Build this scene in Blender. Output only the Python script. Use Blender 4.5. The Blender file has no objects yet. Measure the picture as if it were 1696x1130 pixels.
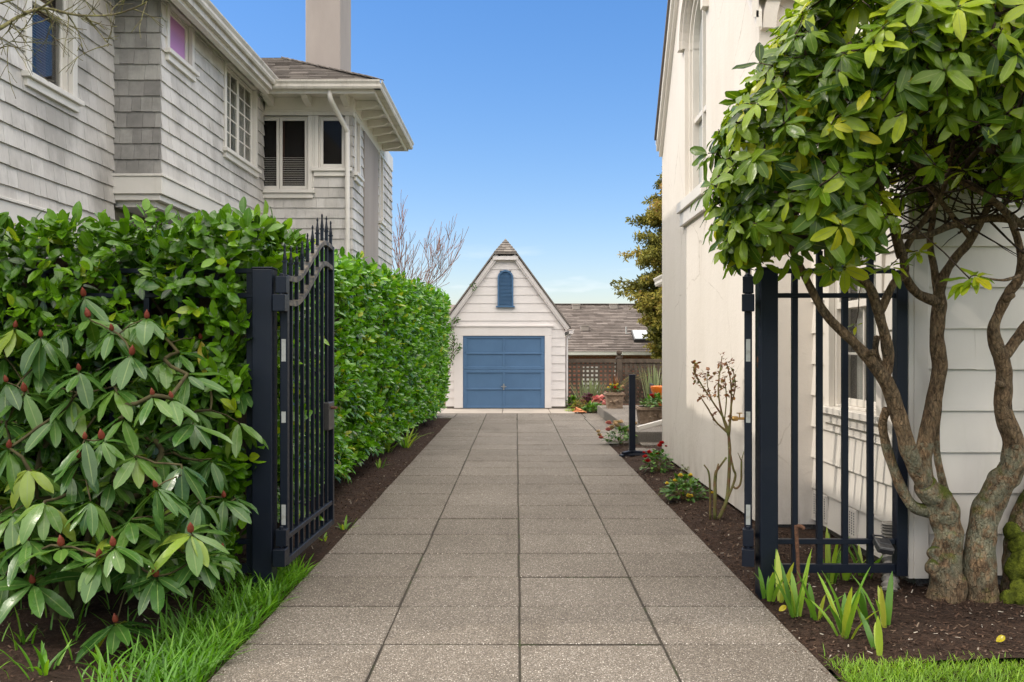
import bpy, math, random
import numpy as np
from mathutils import Vector, Matrix, noise
from mathutils.geometry import tessellate_polygon
R = math.radians
rng = random.Random(11)
nr = np.random.default_rng(11)
scene = bpy.context.scene
COL = scene.collection
V = Vector

# the survey of the place: a pixel of the photograph at a known distance gives a real point
F, VX, VY, CH = 1490.0, 855.0, 577.0, 1.6
def at(px, py, d):
    return V(((px - VX) * d / F, d, CH - (py - VY) * d / F))

# ------------------------------------------------------------------ object helpers
WL = {}
def wl(o):
    return WL.get(o.name, V((0, 0, 0))) if o else V((0, 0, 0))
def thing(name, label, cat, loc=(0, 0, 0), group=None):
    o = bpy.data.objects.new(name, None); COL.objects.link(o)
    o.empty_display_size = .2
    o.location = loc; WL[o.name] = V(loc)
    o['label'] = label; o['category'] = cat
    if group: o['group'] = group
    return o
def tag(o, label, cat, group=None, kind=None):
    o['label'] = label; o['category'] = cat
    if group: o['group'] = group
    if kind: o['kind'] = kind
    return o
def link(name, me, mats, parent):
    o = bpy.data.objects.new(name, me); COL.objects.link(o)
    for m in (mats if isinstance(mats, (list, tuple)) else [mats]):
        me.materials.append(m)
    if parent:
        o.parent = parent; WL[o.name] = wl(parent).copy()
    return o
def copy_tree(o, parent=None):
    c = o.copy(); COL.objects.link(c)
    if parent: c.parent = parent
    for ch in list(o.children): copy_tree(ch, c)
    return c

class MB:
    """collects shapes in world coordinates, links them as ONE mesh object"""
    def __init__(s): s.v = []; s.f = []; s.m = []; s.t = []
    def face(s, pts, m=0, t=.5):
        k = len(s.v); s.v += [tuple(p) for p in pts]; s.f.append(tuple(range(k, k + len(pts)))); s.m.append(m); s.t.append(t)
    def hexa(s, p, m=0, t=.5):   # 8 corners: bottom 4 ccw, top 4 ccw
        k = len(s.v); s.v += [tuple(q) for q in p]
        for q in ((3, 2, 1, 0), (4, 5, 6, 7), (0, 1, 5, 4), (1, 2, 6, 5), (2, 3, 7, 6), (3, 0, 4, 7)):
            s.f.append(tuple(k + i for i in q)); s.m.append(m); s.t.append(t)
    def box(s, x0, x1, y0, y1, z0, z1, m=0, t=.5):
        s.hexa([(x0, y0, z0), (x1, y0, z0), (x1, y1, z0), (x0, y1, z0), (x0, y0, z1), (x1, y0, z1), (x1, y1, z1), (x0, y1, z1)], m, t)
    def bar(s, p, q, w, h, up=(0, 0, 1), m=0, t=.5):
        p, q, up = V(p), V(q), V(up); d = (q - p).normalized()
        a = d.cross(up)
        if a.length < 1e-4: a = d.cross(V((0, 1, 0)))
        a.normalize(); b = a.cross(d).normalized(); a = a * w / 2; b = b * h / 2
        s.hexa([p - a - b, p + a - b, q + a - b, q - a - b, p - a + b, p + a + b, q + a + b, q - a + b], m, t)
    def tube(s, pts, rads, n=8, m=0, t=.5, rough=0., seed=0., cap=True, freq=9.):
        pts = [V(p) for p in pts]; k0 = len(s.v); prev = None
        for i, p in enumerate(pts):
            d = (pts[min(i + 1, len(pts) - 1)] - pts[max(i - 1, 0)]).normalized()
            if prev is None:
                a = d.cross(V((0, 0, 1)))
                if a.length < .1: a = d.cross(V((1, 0, 0)))
            else: a = prev - d * prev.dot(d)
            a.normalize(); prev = a; b = d.cross(a)
            for j in range(n):
                an = 2 * math.pi * j / n; o = a * math.cos(an) + b * math.sin(an); r = rads[i]
                if rough:
                    q = p + o * r
                    r *= 1 + rough * (noise.noise(q * freq + V((seed, 0, 0))) + .5 * noise.noise(q * freq * 2.7 + V((0, seed, 0))))
                s.v.append(tuple(p + o * r))
        for i in range(len(pts) - 1):
            for j in range(n):
                a0 = k0 + i * n + j; a1 = k0 + i * n + (j + 1) % n
                s.f.append((a0, a1, a1 + n, a0 + n)); s.m.append(m); s.t.append(t)
        if cap:
            s.f.append(tuple(k0 + j for j in range(n - 1, -1, -1))); s.m.append(m); s.t.append(t)
            kk = k0 + (len(pts) - 1) * n
            s.f.append(tuple(kk + j for j in range(n))); s.m.append(m); s.t.append(t)
    def lathe(s, prof, c=(0, 0, 0), n=12, m=0, t=.5, axis=None):
        c = V(c); k0 = len(s.v); rot = V((0, 0, 1)).rotation_difference(V(axis)).to_matrix() if axis else None
        for r, z in prof:
            for j in range(n):
                an = 2 * math.pi * j / n; p = V((r * math.cos(an), r * math.sin(an), z))
                s.v.append(tuple(c + (rot @ p if rot else p)))
        for i in range(len(prof) - 1):
            for j in range(n):
                a0 = k0 + i * n + j; a1 = k0 + i * n + (j + 1) % n
                s.f.append((a0, a1, a1 + n, a0 + n)); s.m.append(m); s.t.append(t)
        s.f.append(tuple(k0 + j for j in range(n - 1, -1, -1))); s.m.append(m); s.t.append(t)
        kk = k0 + (len(prof) - 1) * n
        s.f.append(tuple(kk + j for j in range(n))); s.m.append(m); s.t.append(t)
    def prism(s, poly, ex, m=0, t=.5):
        poly = [V(p) for p in poly]; ex = V(ex); n = len(poly)
        s.face(poly[::-1], m, t); s.face([p + ex for p in poly], m, t)
        for i in range(n):
            a, b = poly[i], poly[(i + 1) % n]; s.face([a, b, b + ex, a + ex], m, t)
    def build(s, name, mats, parent=None, smooth=False, bevel=0., seg=1):
        off = wl(parent); me = bpy.data.meshes.new(name)
        me.from_pydata([(x - off.x, y - off.y, z - off.z) for x, y, z in s.v], [], s.f)
        me.polygons.foreach_set('material_index', s.m)
        at_ = me.attributes.new('tint', 'FLOAT', 'FACE'); at_.data.foreach_set('value', s.t)
        if smooth: me.polygons.foreach_set('use_smooth', [True] * len(s.f))
        me.update()
        o = link(name, me, mats, parent)
        if bevel:
            b = o.modifiers.new('edge', 'BEVEL'); b.width = bevel; b.segments = seg; b.limit_method = 'ANGLE'; b.angle_limit = R(40)
        return o

def spline(pts, n=6):
    """Catmull-Rom through points (any dimension vector)"""
    P = [np.array(p, float) for p in pts]; P = [2 * P[0] - P[1]] + P + [2 * P[-1] - P[-2]]; out = []
    for i in range(1, len(P) - 2):
        for k in range(n):
            t = k / n
            out.append(.5 * (2 * P[i] + (P[i + 1] - P[i - 1]) * t + (2 * P[i - 1] - 5 * P[i] + 4 * P[i + 1] - P[i + 2]) * t * t + (3 * P[i] - P[i - 1] - 3 * P[i + 1] + P[i + 2]) * t ** 3))
    out.append(P[-2]); return out

# ------------------------------------------------------------------ leaves: many small bent faces in one mesh
TPL = {
    'rhodo': ([0, .1, .3, .55, .8, .95, 1], [.06, .45, .86, 1, .78, .3, .04]),
    'laurel': ([0, .13, .38, .68, .9, 1], [.06, .58, 1, .95, .5, .05]),
    'blade': ([0, .3, .6, .85, 1], [.7, 1, .9, .55, .04]),
    'small': ([0, .35, .75, 1], [.1, 1, .8, .06]),
    'chip': ([0, 1], [1, .8]),
}
def leaves(name, P, D, N, L, W, mats, parent=None, tpl='laurel', droop=.15, fold=.15, tint=None, mi=None, wave=0.):
    P = np.asarray(P, float); D = np.asarray(D, float); N = np.asarray(N, float); n = len(P)
    L = np.broadcast_to(np.asarray(L, float), (n,)); W = np.broadcast_to(np.asarray(W, float), (n,))
    droop = np.broadcast_to(np.asarray(droop, float), (n,))
    D = D / (np.linalg.norm(D, axis=1, keepdims=True) + 1e-9)
    N = N - D * (N * D).sum(1, keepdims=True); N = N / (np.linalg.norm(N, axis=1, keepdims=True) + 1e-9)
    S = np.cross(D, N)
    ts, ws = TPL[tpl]; ts = np.array(ts); ws = np.array(ws); k = len(ts)
    side = np.array([-1., 0, 1]) if tpl != 'chip' else np.array([-1., 1])
    c = len(side)
    tt = np.repeat(ts, c); ww = np.repeat(ws, c); ss = np.tile(side, k)
    ph = nr.random((n, 1)) * 6.28
    zz = fold * np.abs(ss)[None] * ww[None] * W[:, None] * .5 - droop[:, None] * L[:, None] * tt[None] ** 2
    if wave: zz = zz + wave * W[:, None] * np.sin(tt[None] * 9 + ph) * np.abs(ss)[None]
    al = tt[None] * L[:, None] * (1 - .35 * np.minimum(droop[:, None], 1) ** 2 * tt[None])
    ac = ss[None] * ww[None] * W[:, None] * .5
    X = P[:, None] + D[:, None] * al[..., None] + S[:, None] * ac[..., None] + N[:, None] * zz[..., None]
    off = wl(parent); X = X.reshape(-1, 3) - np.array(off)
    q = []
    for i in range(k - 1):
        for j in range(c - 1):
            a = i * c + j; q.append((a, a + 1, a + c + 1, a + c))
    q = np.array(q); nf = len(q)
    Fv = (q[None] + (np.arange(n) * k * c)[:, None, None]).reshape(-1)
    me = bpy.data.meshes.new(name)
    me.vertices.add(len(X)); me.vertices.foreach_set('co', X.ravel())
    me.loops.add(len(Fv)); me.loops.foreach_set('vertex_index', Fv.astype(np.int32))
    me.polygons.add(n * nf); me.polygons.foreach_set('loop_start', np.arange(n * nf, dtype=np.int32) * 4)
    me.polygons.foreach_set('use_smooth', np.ones(n * nf, bool))
    if mi is not None: me.polygons.foreach_set('material_index', np.repeat(np.asarray(mi, np.int32), nf))
    uv = me.uv_layers.new(name='leaf')
    uvt = np.stack([tt, (ss + 1) / 2], 1)[q.reshape(-1)]
    uv.data.foreach_set('uv', np.tile(uvt, (n, 1)).ravel())
    if tint is None: tint = nr.random(n)
    a = me.attributes.new('tint', 'FLOAT', 'FACE'); a.data.foreach_set('value', np.repeat(np.asarray(tint, float), nf))
    me.update(calc_edges=True); me.validate()
    return link(name, me, mats, parent)

class Leaf:
    def __init__(s): s.P = []; s.D = []; s.N = []; s.L = []; s.W = []; s.T = []; s.dr = []; s.M = []
    def add(s, p, d, n, l, w, t=None, dr=.15, m=0):
        s.P.append(tuple(p)); s.D.append(tuple(d)); s.N.append(tuple(n)); s.L.append(l); s.W.append(w)
        s.T.append(rng.random() if t is None else t); s.dr.append(dr); s.M.append(m)
    def build(s, name, mats, parent=None, tpl='laurel', fold=.15, wave=0.):
        return leaves(name, s.P, s.D, s.N, s.L, s.W, mats, parent, tpl, s.dr, fold, s.T, s.M, wave)

def rdir():
    while True:
        v = V((rng.uniform(-1, 1), rng.uniform(-1, 1), rng.uniform(-1, 1)))
        if .05 < v.length < 1: return v.normalized()
def perp(a):
    b = a.cross(V((0, 0, 1)))
    if b.length < .1: b = a.cross(V((1, 0, 0)))
    return b.normalized()

# ------------------------------------------------------------------ materials
class NT:
    def __init__(s, name):
        s.mat = bpy.data.materials.new(name); s.mat.use_nodes = True; s.t = s.mat.node_tree
        s.b = s.t.nodes['Principled BSDF']; s.out = s.t.nodes['Material Output']; s._pos = None
    def node(s, typ, **kw):
        n = s.t.nodes.new(typ)
        for k, v in kw.items(): setattr(n, k, v)
        return n
    def put(s, sock, v):
        if isinstance(v, bpy.types.NodeSocket): s.t.links.new(v, sock)
        elif v is not None:
            if hasattr(sock.default_value, '__len__') and not hasattr(v, '__len__'): v = (v, v, v, 1)
            if hasattr(v, '__len__') and len(sock.default_value) == 4 and len(v) == 3: v = (*v, 1)
            sock.default_value = v
    def pos(s):
        if s._pos is None: s._pos = s.node('ShaderNodeNewGeometry').outputs['Position']
        return s._pos
    def attr(s, name='tint'):
        return s.node('ShaderNodeAttribute', attribute_name=name).outputs['Fac']
    def map(s, vec, scale=(1, 1, 1), rot=(0, 0, 0), loc=(0, 0, 0)):
        n = s.node('ShaderNodeMapping'); s.put(n.inputs['Vector'], vec)
        n.inputs['Scale'].default_value = scale; n.inputs['Rotation'].default_value = rot; n.inputs['Location'].default_value = loc
        return n.outputs[0]
    def noise(s, scale, detail=4, rough=.55, vec=None, col=False):
        n = s.node('ShaderNodeTexNoise'); s.put(n.inputs['Vector'], vec if vec is not None else s.pos())
        n.inputs['Scale'].default_value = scale; n.inputs['Detail'].default_value = detail; n.inputs['Roughness'].default_value = rough
        return n.outputs['Color' if col else 'Fac']
    def vor(s, scale, out='Distance', feature='F1', vec=None, rand=1.):
        n = s.node('ShaderNodeTexVoronoi', feature=feature); s.put(n.inputs['Vector'], vec if vec is not None else s.pos())
        n.inputs['Scale'].default_value = scale; n.inputs['Randomness'].default_value = rand
        return n.outputs[out]
    def ramp(s, fac, stops, interp='LINEAR'):
        n = s.node('ShaderNodeValToRGB'); n.color_ramp.interpolation = interp; s.put(n.inputs[0], fac); e = n.color_ramp.elements
        while len(e) < len(stops): e.new(.5)
        for i, (p, c) in enumerate(stops):
            e[i].position = p; e[i].color = (*c, 1) if hasattr(c, '__len__') else (c, c, c, 1)
        return n.outputs[0]
    def mix(s, fac, a, b, mode='MIX'):
        n = s.node('ShaderNodeMix', data_type='RGBA', blend_type=mode); s.put(n.inputs[0], fac); s.put(n.inputs[6], a); s.put(n.inputs[7], b)
        return n.outputs[2]
    def math(s, op, a, b=0., clamp=False):
        n = s.node('ShaderNodeMath', operation=op, use_clamp=clamp); s.put(n.inputs[0], a); s.put(n.inputs[1], b); return n.outputs[0]
    def sep(s, vec):
        n = s.node('ShaderNodeSeparateXYZ'); s.put(n.inputs[0], vec); return n.outputs
    def bump(s, h, strength=.3, dist=.01):
        n = s.node('ShaderNodeBump'); n.inputs['Strength'].default_value = strength; n.inputs['Distance'].default_value = dist
        s.put(n.inputs['Height'], h); s.put(s.b.inputs['Normal'], n.outputs[0]); return n.outputs[0]
    def set(s, col=None, rough=None, spec=None, metal=None):
        if col is not None: s.put(s.b.inputs['Base Color'], col)
        if rough is not None: s.put(s.b.inputs['Roughness'], rough)
        if spec is not None: s.put(s.b.inputs['Specular IOR Level'], spec)
        if metal is not None: s.put(s.b.inputs['Metallic'], metal)
        return s

def scale_c(c, k): return tuple(min(1, x * k) for x in c)
def paint(name, c, rough=.45, dirt=.12, bumps=.08, streak=None, scale=3., spec=.4):
    m = NT(name)
    n1 = m.noise(scale, 6); n2 = m.noise(60, 3)
    col = m.mix(m.ramp(n1, [(.35, 0), (.75, 1)]), c, scale_c(c, 1 - dirt))
    col = m.mix(m.math('MULTIPLY', m.ramp(m.attr(), [(0, 0), (1, 1)]), .18), col, scale_c(c, .72))
    if streak:
        st = m.noise(2.2, 6, .65, m.map(m.pos(), (3, 3, .45)))
        col = m.mix(m.math('MULTIPLY', m.ramp(st, [(.52, 0), (.78, 1)]), streak[1]), col, streak[0])
    m.set(col, m.ramp(n2, [(.3, rough - .06), (.7, rough + .1)]), spec)
    m.bump(m.math('ADD', n1, m.math('MULTIPLY', n2, .3)), bumps, .01)
    return m.mat
def leafmat(name, stops, rough=.38, trans=.22, rib=None, spec=.5, tcol=None, ripple=.25):
    m = NT(name); t = m.attr()
    col = m.ramp(t, stops)
    col = m.mix(m.ramp(m.noise(22, 3), [(.4, 0), (.7, .35)]), col, m.mix(1, col, (.75, .8, .6), 'MULTIPLY'))
    uv = m.node('ShaderNodeUVMap', uv_map='leaf').outputs[0]; v = m.sep(uv)[1]
    if rib:
        d = m.math('ABSOLUTE', m.math('SUBTRACT', v, .5))
        col = m.mix(m.ramp(d, [(.018, .75), (.05, 0)]), col, rib)
    m.set(col, m.ramp(m.noise(9, 2), [(.3, rough - .06), (.7, rough + .1)]), spec)
    m.bump(m.noise(45, 3, .6), ripple, .006)
    tr = m.node('ShaderNodeBsdfTranslucent')
    m.put(tr.inputs['Color'], m.mix(1, col, tcol or (1.5, 1.5, .5), 'MULTIPLY'))
    mx = m.node('ShaderNodeMixShader'); mx.inputs[0].default_value = trans
    m.t.links.new(m.b.outputs[0], mx.inputs[1]); m.t.links.new(tr.outputs[0], mx.inputs[2]); m.t.links.new(mx.outputs[0], m.out.inputs[0])
    return m.mat

M = {}
def make_materials():
    # grey painted wood shingles, weathered, with soot-like mildew patches
    m = NT('grey_shingle_paint'); t = m.attr()
    col = m.ramp(t, [(0, (.53, .50, .465)), (.5, (.585, .555, .52)), (1, (.64, .61, .575))])
    gr = m.noise(1.1, 7, .62, m.map(m.pos(), (1, 1, .8))); grain = m.noise(14, 5, .6, m.map(m.pos(), (5, 5, .35)))
    col = m.mix(m.math('MULTIPLY', m.ramp(gr, [(.47, 0), (.63, 1)]), .55), col, (.19, .175, .155))
    col = m.mix(m.math('MULTIPLY', m.ramp(grain, [(.45, 0), (.75, 1)]), .35), col, (.33, .32, .305))
    m.set(col, .62, .3); m.bump(grain, .35, .006); M['shingle'] = m.mat
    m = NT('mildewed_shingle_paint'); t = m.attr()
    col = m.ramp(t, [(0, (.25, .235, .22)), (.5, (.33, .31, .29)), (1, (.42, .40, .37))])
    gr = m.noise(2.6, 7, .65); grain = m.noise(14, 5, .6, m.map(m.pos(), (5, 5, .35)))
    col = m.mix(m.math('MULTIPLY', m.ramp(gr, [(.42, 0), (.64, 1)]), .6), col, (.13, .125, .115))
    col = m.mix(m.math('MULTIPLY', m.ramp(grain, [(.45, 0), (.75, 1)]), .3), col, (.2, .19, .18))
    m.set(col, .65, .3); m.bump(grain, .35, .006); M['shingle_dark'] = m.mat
    M['trim'] = paint('cream_trim_paint', (.74, .70, .64), .42, .10, .06, ((.35, .31, .25), .25))
    M['trim_dirty'] = paint('stained_gutter_paint', (.60, .56, .49), .5, .25, .08, ((.16, .13, .09), .6))
    M['siding'] = paint('white_siding_paint', (.72, .67, .60), .45, .08, .12, ((.45, .40, .33), .25))
    M['garage'] = paint('garage_white_paint', (.68, .635, .615), .5, .06, .10, ((.5, .46, .42), .2))
    M['blue'] = paint('blue_door_paint', (.075, .15, .27), .38, .12, .05)
    M['blue_dark'] = paint('blue_shutter_paint', (.06, .135, .25), .4, .12, .05)
    m = NT('stucco'); n = m.noise(38, 6, .6); b = m.noise(1.3, 5, .6, m.map(m.pos(), (1, 1, .35))); lo = m.sep(m.pos())[2]
    col = m.mix(m.ramp(b, [(.42, 0), (.75, .6)]), (.70, .645, .58), (.60, .545, .475))
    splash = m.math('MULTIPLY', m.ramp(lo, [(.02, 1), (.55, 0)]), m.ramp(m.noise(5, 5, .6, m.map(m.pos(), (1, 1, .5))), [(.45, 0), (.7, .55)]))
    col = m.mix(splash, col, (.40, .34, .27))
    rust = m.ramp(m.noise(3.1, 3, .5, m.map(m.pos(), (6, 6, .25), loc=(3, 1, 7))), [(.74, 0), (.8, .3)])
    col = m.mix(rust, col, (.42, .31, .2))
    cr = m.node('ShaderNodeTexVoronoi', feature='DISTANCE_TO_EDGE'); m.put(cr.inputs['Vector'], m.mix(.12, m.pos(), m.noise(3, 4, .6, None, True))); cr.inputs['Scale'].default_value = 1.1
    ck = m.math('MULTIPLY', m.ramp(cr.outputs['Distance'], [(.0, 1), (.006, 0)]), m.ramp(m.noise(.9, 3), [(.48, 0), (.58, .8)]))
    col = m.mix(ck, col, (.36, .31, .25))
    col = m.mix(m.ramp(m.noise(2.6, 6, .6, m.map(m.pos(), (4, 4, .22), loc=(1, 4, 2))), [(.55, 0), (.75, .14)]), col, (.52, .46, .385))
    m.set(col, .85, .2); m.bump(m.math('ADD', n, m.math('MULTIPLY', m.noise(7, 5, .6), 1.6)), .22, .012); M['stucco'] = m.mat
    m = NT('chimney_render'); b = m.noise(1.5, 6, .6, m.map(m.pos(), (1, 1, .3)))
    m.set(m.mix(m.ramp(b, [(.4, 0), (.7, .7)]), (.36, .315, .285), (.27, .235, .215)), .85, .2); m.bump(m.noise(40, 4), .2, .01); M['chimney'] = m.mat
    # roofing
    def roof(name, a, b_, c):
        m = NT(name); t = m.attr(); col = m.ramp(t, [(0, a), (.5, b_), (1, c)])
        col = m.mix(m.ramp(m.noise(3, 6), [(.45, 0), (.75, .5)]), col, scale_c(a, .6)); m.set(col, .9, .2); m.bump(m.noise(120, 3), .5, .004); return m.mat
    M['roof_brown'] = roof('brown_asphalt_shingle', (.12, .105, .092), (.175, .152, .135), (.23, .205, .18))
    M['roof_grey'] = roof('grey_asphalt_shingle', (.125, .103, .09), (.175, .147, .13), (.235, .20, .178))
    # glass
    def glass(name, tintc, refl):
        m = NT(name); g = m.node('ShaderNodeBsdfGlossy'); g.inputs['Roughness'].default_value = .01; g.inputs['Color'].default_value = (1, 1, 1, 1)
        tr = m.node('ShaderNodeBsdfTransparent'); tr.inputs['Color'].default_value = (*tintc, 1)
        fr = m.node('ShaderNodeFresnel'); fr.inputs['IOR'].default_value = 1.5
        mx = m.node('ShaderNodeMixShader'); m.put(mx.inputs[0], m.math('ADD', m.math('MULTIPLY', fr.outputs[0], .13), refl, True))
        m.t.links.new(tr.outputs[0], mx.inputs[1]); m.t.links.new(g.outputs[0], mx.inputs[2]); m.t.links.new(mx.outputs[0], m.out.inputs[0]); return m.mat
    M['glass'] = glass('window_glass', (.88, .88, .87), .0)
    m = NT('lilac_blind'); m.set((.50, .24, .50), .55); M['lilac'] = m.mat
    m = NT('dark_room'); m.set((.018, .014, .013), .9); M['room'] = m.mat
    m = NT('curtain_brown'); m.set((.10, .045, .028), .8); M['curtain'] = m.mat
    m = NT('blind_slat'); m.set((.80, .77, .72), .5); M['blind'] = m.mat
    m = NT('pale_net_curtain'); m.set(m.ramp(m.noise(3, 4, .5, m.map(m.pos(), (9, 9, .6))), [(.3, (.28, .29, .27)), (.7, (.5, .5, .47))]), .8); M['net'] = m.mat
    # paving
    m = NT('exposed_aggregate'); t = m.attr()
    vc = m.node('ShaderNodeTexVoronoi', feature='F1'); m.put(vc.inputs['Vector'], m.pos()); vc.inputs['Scale'].default_value = 135
    h = m.sep(vc.outputs['Color'])[0]
    st = m.ramp(h, [(0, (.12, .105, .088)), (.18, (.24, .208, .17)), (.5, (.265, .235, .197)), (.72, (.345, .31, .262)), (.86, (.24, .22, .195)), (.93, (.66, .61, .54))], 'CONSTANT')
    col = m.mix(m.ramp(vc.outputs['Distance'], [(.35, 0), (.62, 1)]), st, (.12, .10, .08))
    big = m.noise(.9, 6, .6); col = m.mix(m.ramp(big, [(.38, 0), (.72, .55)]), col, m.mix(1, col, (.62, .60, .57), 'MULTIPLY'))
    col = m.mix(m.ramp(m.noise(2.3, 7, .7, m.map(m.pos(), (1, .5, 1), loc=(5, 2, 0))), [(.54, 0), (.7, .5)]), col, m.mix(1, col, (.55, .51, .46), 'MULTIPLY'))
    col = m.mix(m.ramp(m.noise(14, 5, .7), [(.62, 0), (.72, .45)]), col, m.mix(1, col, (.6, .58, .55), 'MULTIPLY'))
    col = m.mix(m.math('MULTIPLY', t, .55), col, m.mix(1, col, (.66, .64, .62), 'MULTIPLY'))
    m.set(col, .78, .3); m.bump(m.math('SUBTRACT', 1, vc.outputs['Distance']), .55, .006); M['aggregate'] = m.mat
    m = NT('joint_sand'); m.set(m.mix(m.ramp(m.noise(5, 4), [(.52, 0), (.62, .8)]), m.ramp(m.noise(60, 4), [(.3, (.02, .016, .012)), (.7, (.06, .048, .034))]), (.035, .045, .012)), .95); m.bump(m.noise(90, 3), .6, .01); M['joint'] = m.mat
    m = NT('pale_concrete'); m.set(m.mix(m.ramp(m.noise(2, 6), [(.4, 0), (.7, .7)]), (.36, .31, .26), (.25, .22, .185)), .85); m.bump(m.noise(80, 4), .3, .006); M['concrete'] = m.mat
    m = NT('dark_step_concrete'); m.set(m.mix(m.ramp(m.noise(70, 4), [(.4, 0), (.6, 1)]), (.11, .095, .08), (.20, .18, .155)), .85); m.bump(m.noise(80, 4), .4, .006); M['step'] = m.mat
    m = NT('soil'); n = m.noise(35, 6, .7); n2 = m.noise(4, 4)
    m.set(m.mix(m.ramp(n2, [(.4, 0), (.7, .6)]), m.ramp(n, [(.3, (.016, .009, .006)), (.5, (.042, .024, .016)), (.75, (.085, .05, .032))]), (.028, .018, .012)), .95, .2); m.bump(n, .9, .03); M['soil'] = m.mat
    m = NT('mulch_chip'); m.set(m.ramp(m.attr(), [(0, (.016, .009, .006)), (.5, (.045, .025, .016)), (.86, (.085, .05, .033)), (.96, (.14, .095, .065)), (1, (.40, .36, .30))]), .9, .2); M['chip'] = m.mat
    m = NT('far_grass'); m.set(m.ramp(m.noise(3, 6), [(.3, (.035, .06, .012)), (.7, (.075, .12, .02))]), .95); m.bump(m.noise(40, 4), .6, .03); M['ground'] = m.mat
    # metals
    m = NT('gate_paint'); n = m.noise(5, 6); m.set(m.mix(m.ramp(n, [(.5, 0), (.8, .35)]), (.005, .008, .016), (.014, .016, .022)), m.ramp(m.noise(40, 3), [(.3, .34), (.7, .5)]), .28); m.bump(m.noise(130, 3), .08, .003); M['gate'] = m.mat
    m = NT('gate_paint_rubbed'); n = m.noise(18, 5); m.set(m.mix(m.ramp(n, [(.42, 0), (.6, .8)]), (.03, .031, .034), (.17, .14, .105)), .5, .4); M['gate_worn'] = m.mat
    m = NT('reflective_tape'); m.set(m.mix(m.ramp(m.noise(30, 5), [(.5, 0), (.68, .5)]), (.34, .35, .33), (.20, .19, .14)), .5); M['tape'] = m.mat
    m = NT('rusty_steel'); m.set(m.ramp(m.noise(60, 5), [(.3, (.05, .025, .016)), (.7, (.16, .075, .04))]), .85, .3); M['rust'] = m.mat
    m = NT('brass'); m.set((.42, .27, .1), .35, .5, 1.); M['brass'] = m.mat
    m = NT('steel'); m.set((.45, .45, .46), .35, .5, 1.); M['steel'] = m.mat
    m = NT('black_plastic'); m.set((.02, .02, .022), .4); M['black'] = m.mat
    m = NT('grey_cast_metal'); m.set(m.ramp(m.noise(60, 3), [(.3, (.028, .027, .027)), (.7, (.055, .052, .05))]), .4, .5); M['lockbox'] = m.mat
    m = NT('pipe_grey'); m.set((.22, .20, .17), .55); M['pipe'] = m.mat
    # bark
    m = NT('rhododendron_bark'); n = m.noise(16, 6, .65); fl = m.noise(38, 5, .7, m.map(m.pos(), (1, 1, .4)))
    col = m.mix(m.ramp(fl, [(.35, 0), (.65, 1)]), (.07, .045, .026), (.33, .215, .12))
    ce = m.node('ShaderNodeTexVoronoi', feature='DISTANCE_TO_EDGE'); m.put(ce.inputs['Vector'], m.map(m.mix(.03, m.pos(), m.noise(20, 3, .6, None, True)), (1, 1, .28))); ce.inputs['Scale'].default_value = 52
    crk = m.ramp(ce.outputs['Distance'], [(0, 1), (.11, 0)]); col = m.mix(m.math('MULTIPLY', crk, .38), col, (.022, .014, .009))
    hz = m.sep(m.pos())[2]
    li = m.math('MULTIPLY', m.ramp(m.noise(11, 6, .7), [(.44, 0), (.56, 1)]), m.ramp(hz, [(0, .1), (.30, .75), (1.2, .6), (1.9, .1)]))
    col = m.mix(m.ramp(hz, [(1.55, 0), (2.2, .7)]), col, (.03, .02, .014))  # upper limbs darkened by height: crown shade put into the bark colour
    col = m.mix(li, col, m.ramp(m.noise(70, 3), [(.3, (.14, .15, .095)), (.7, (.30, .31, .22))]))
    nz = m.sep(m.node('ShaderNodeNewGeometry').outputs['Normal'])[2]
    mo = m.math('MULTIPLY', m.ramp(m.math('ADD', m.math('MULTIPLY', nz, .35), m.noise(7, 4)), [(.62, 0), (.78, 1)]), m.ramp(hz, [(0, 1), (.9, .9), (1.6, 0)]))
    col = m.mix(mo, col, (.085, .105, .012))
    m.set(col, .9, .2); m.bump(m.math('SUBTRACT', m.math('ADD', m.math('ADD', fl, n), m.noise(110, 4, .7, m.map(m.pos(), (1, 1, .35)))), m.math('MULTIPLY', crk, .45)), 1., .02); M['bark'] = m.mat
    m = NT('dark_twig'); m.set(m.ramp(m.noise(25, 4), [(.3, (.035, .022, .014)), (.7, (.10, .065, .042))]), .85, .2); M['twig'] = m.mat
    m = NT('shaded_twig'); m.set(m.ramp(m.noise(25, 4), [(.3, (.02, .013, .009)), (.7, (.065, .044, .03))]), .85, .15); M['twig_dark'] = m.mat  # darker copy of the twig colour, with crown shade put in
    m = NT('olive_twig'); m.set(m.ramp(m.noise(14, 4), [(.3, (.035, .026, .012)), (.7, (.085, .075, .03))]), .8, .2); M['twig_olive'] = m.mat
    m = NT('mossy_twig'); m.set(m.ramp(m.noise(20, 4), [(.35, (.10, .075, .05)), (.6, (.20, .19, .07))]), .85, .2); M['twig_moss'] = m.mat
    m = NT('red_grey_twig'); m.set(m.ramp(m.noise(2, 3), [(.35, (.13, .10, .085)), (.6, (.26, .13, .085))]), .85, .2); M['twig_red'] = m.mat
    m = NT('rose_cane'); m.set(m.ramp(m.noise(12, 4), [(.35, (.16, .075, .04)), (.6, (.13, .14, .04))]), .7, .3); M['cane'] = m.mat
    m = NT('moss'); m.set(m.ramp(m.noise(30, 4), [(.3, (.03, .038, .006)), (.7, (.11, .13, .014))]), .95, .1); m.bump(m.noise(90, 4), .9, .02); M['moss'] = m.mat
    # foliage
    M['laurel'] = leafmat('laurel_leaf', [(0, (.017, .052, .004)), (.4, (.056, .15, .005)), (.75, (.115, .25, .008)), (.95, (.20, .36, .014)), (1, (.28, .37, .02))], .24, .28, (.13, .22, .05))
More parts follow.
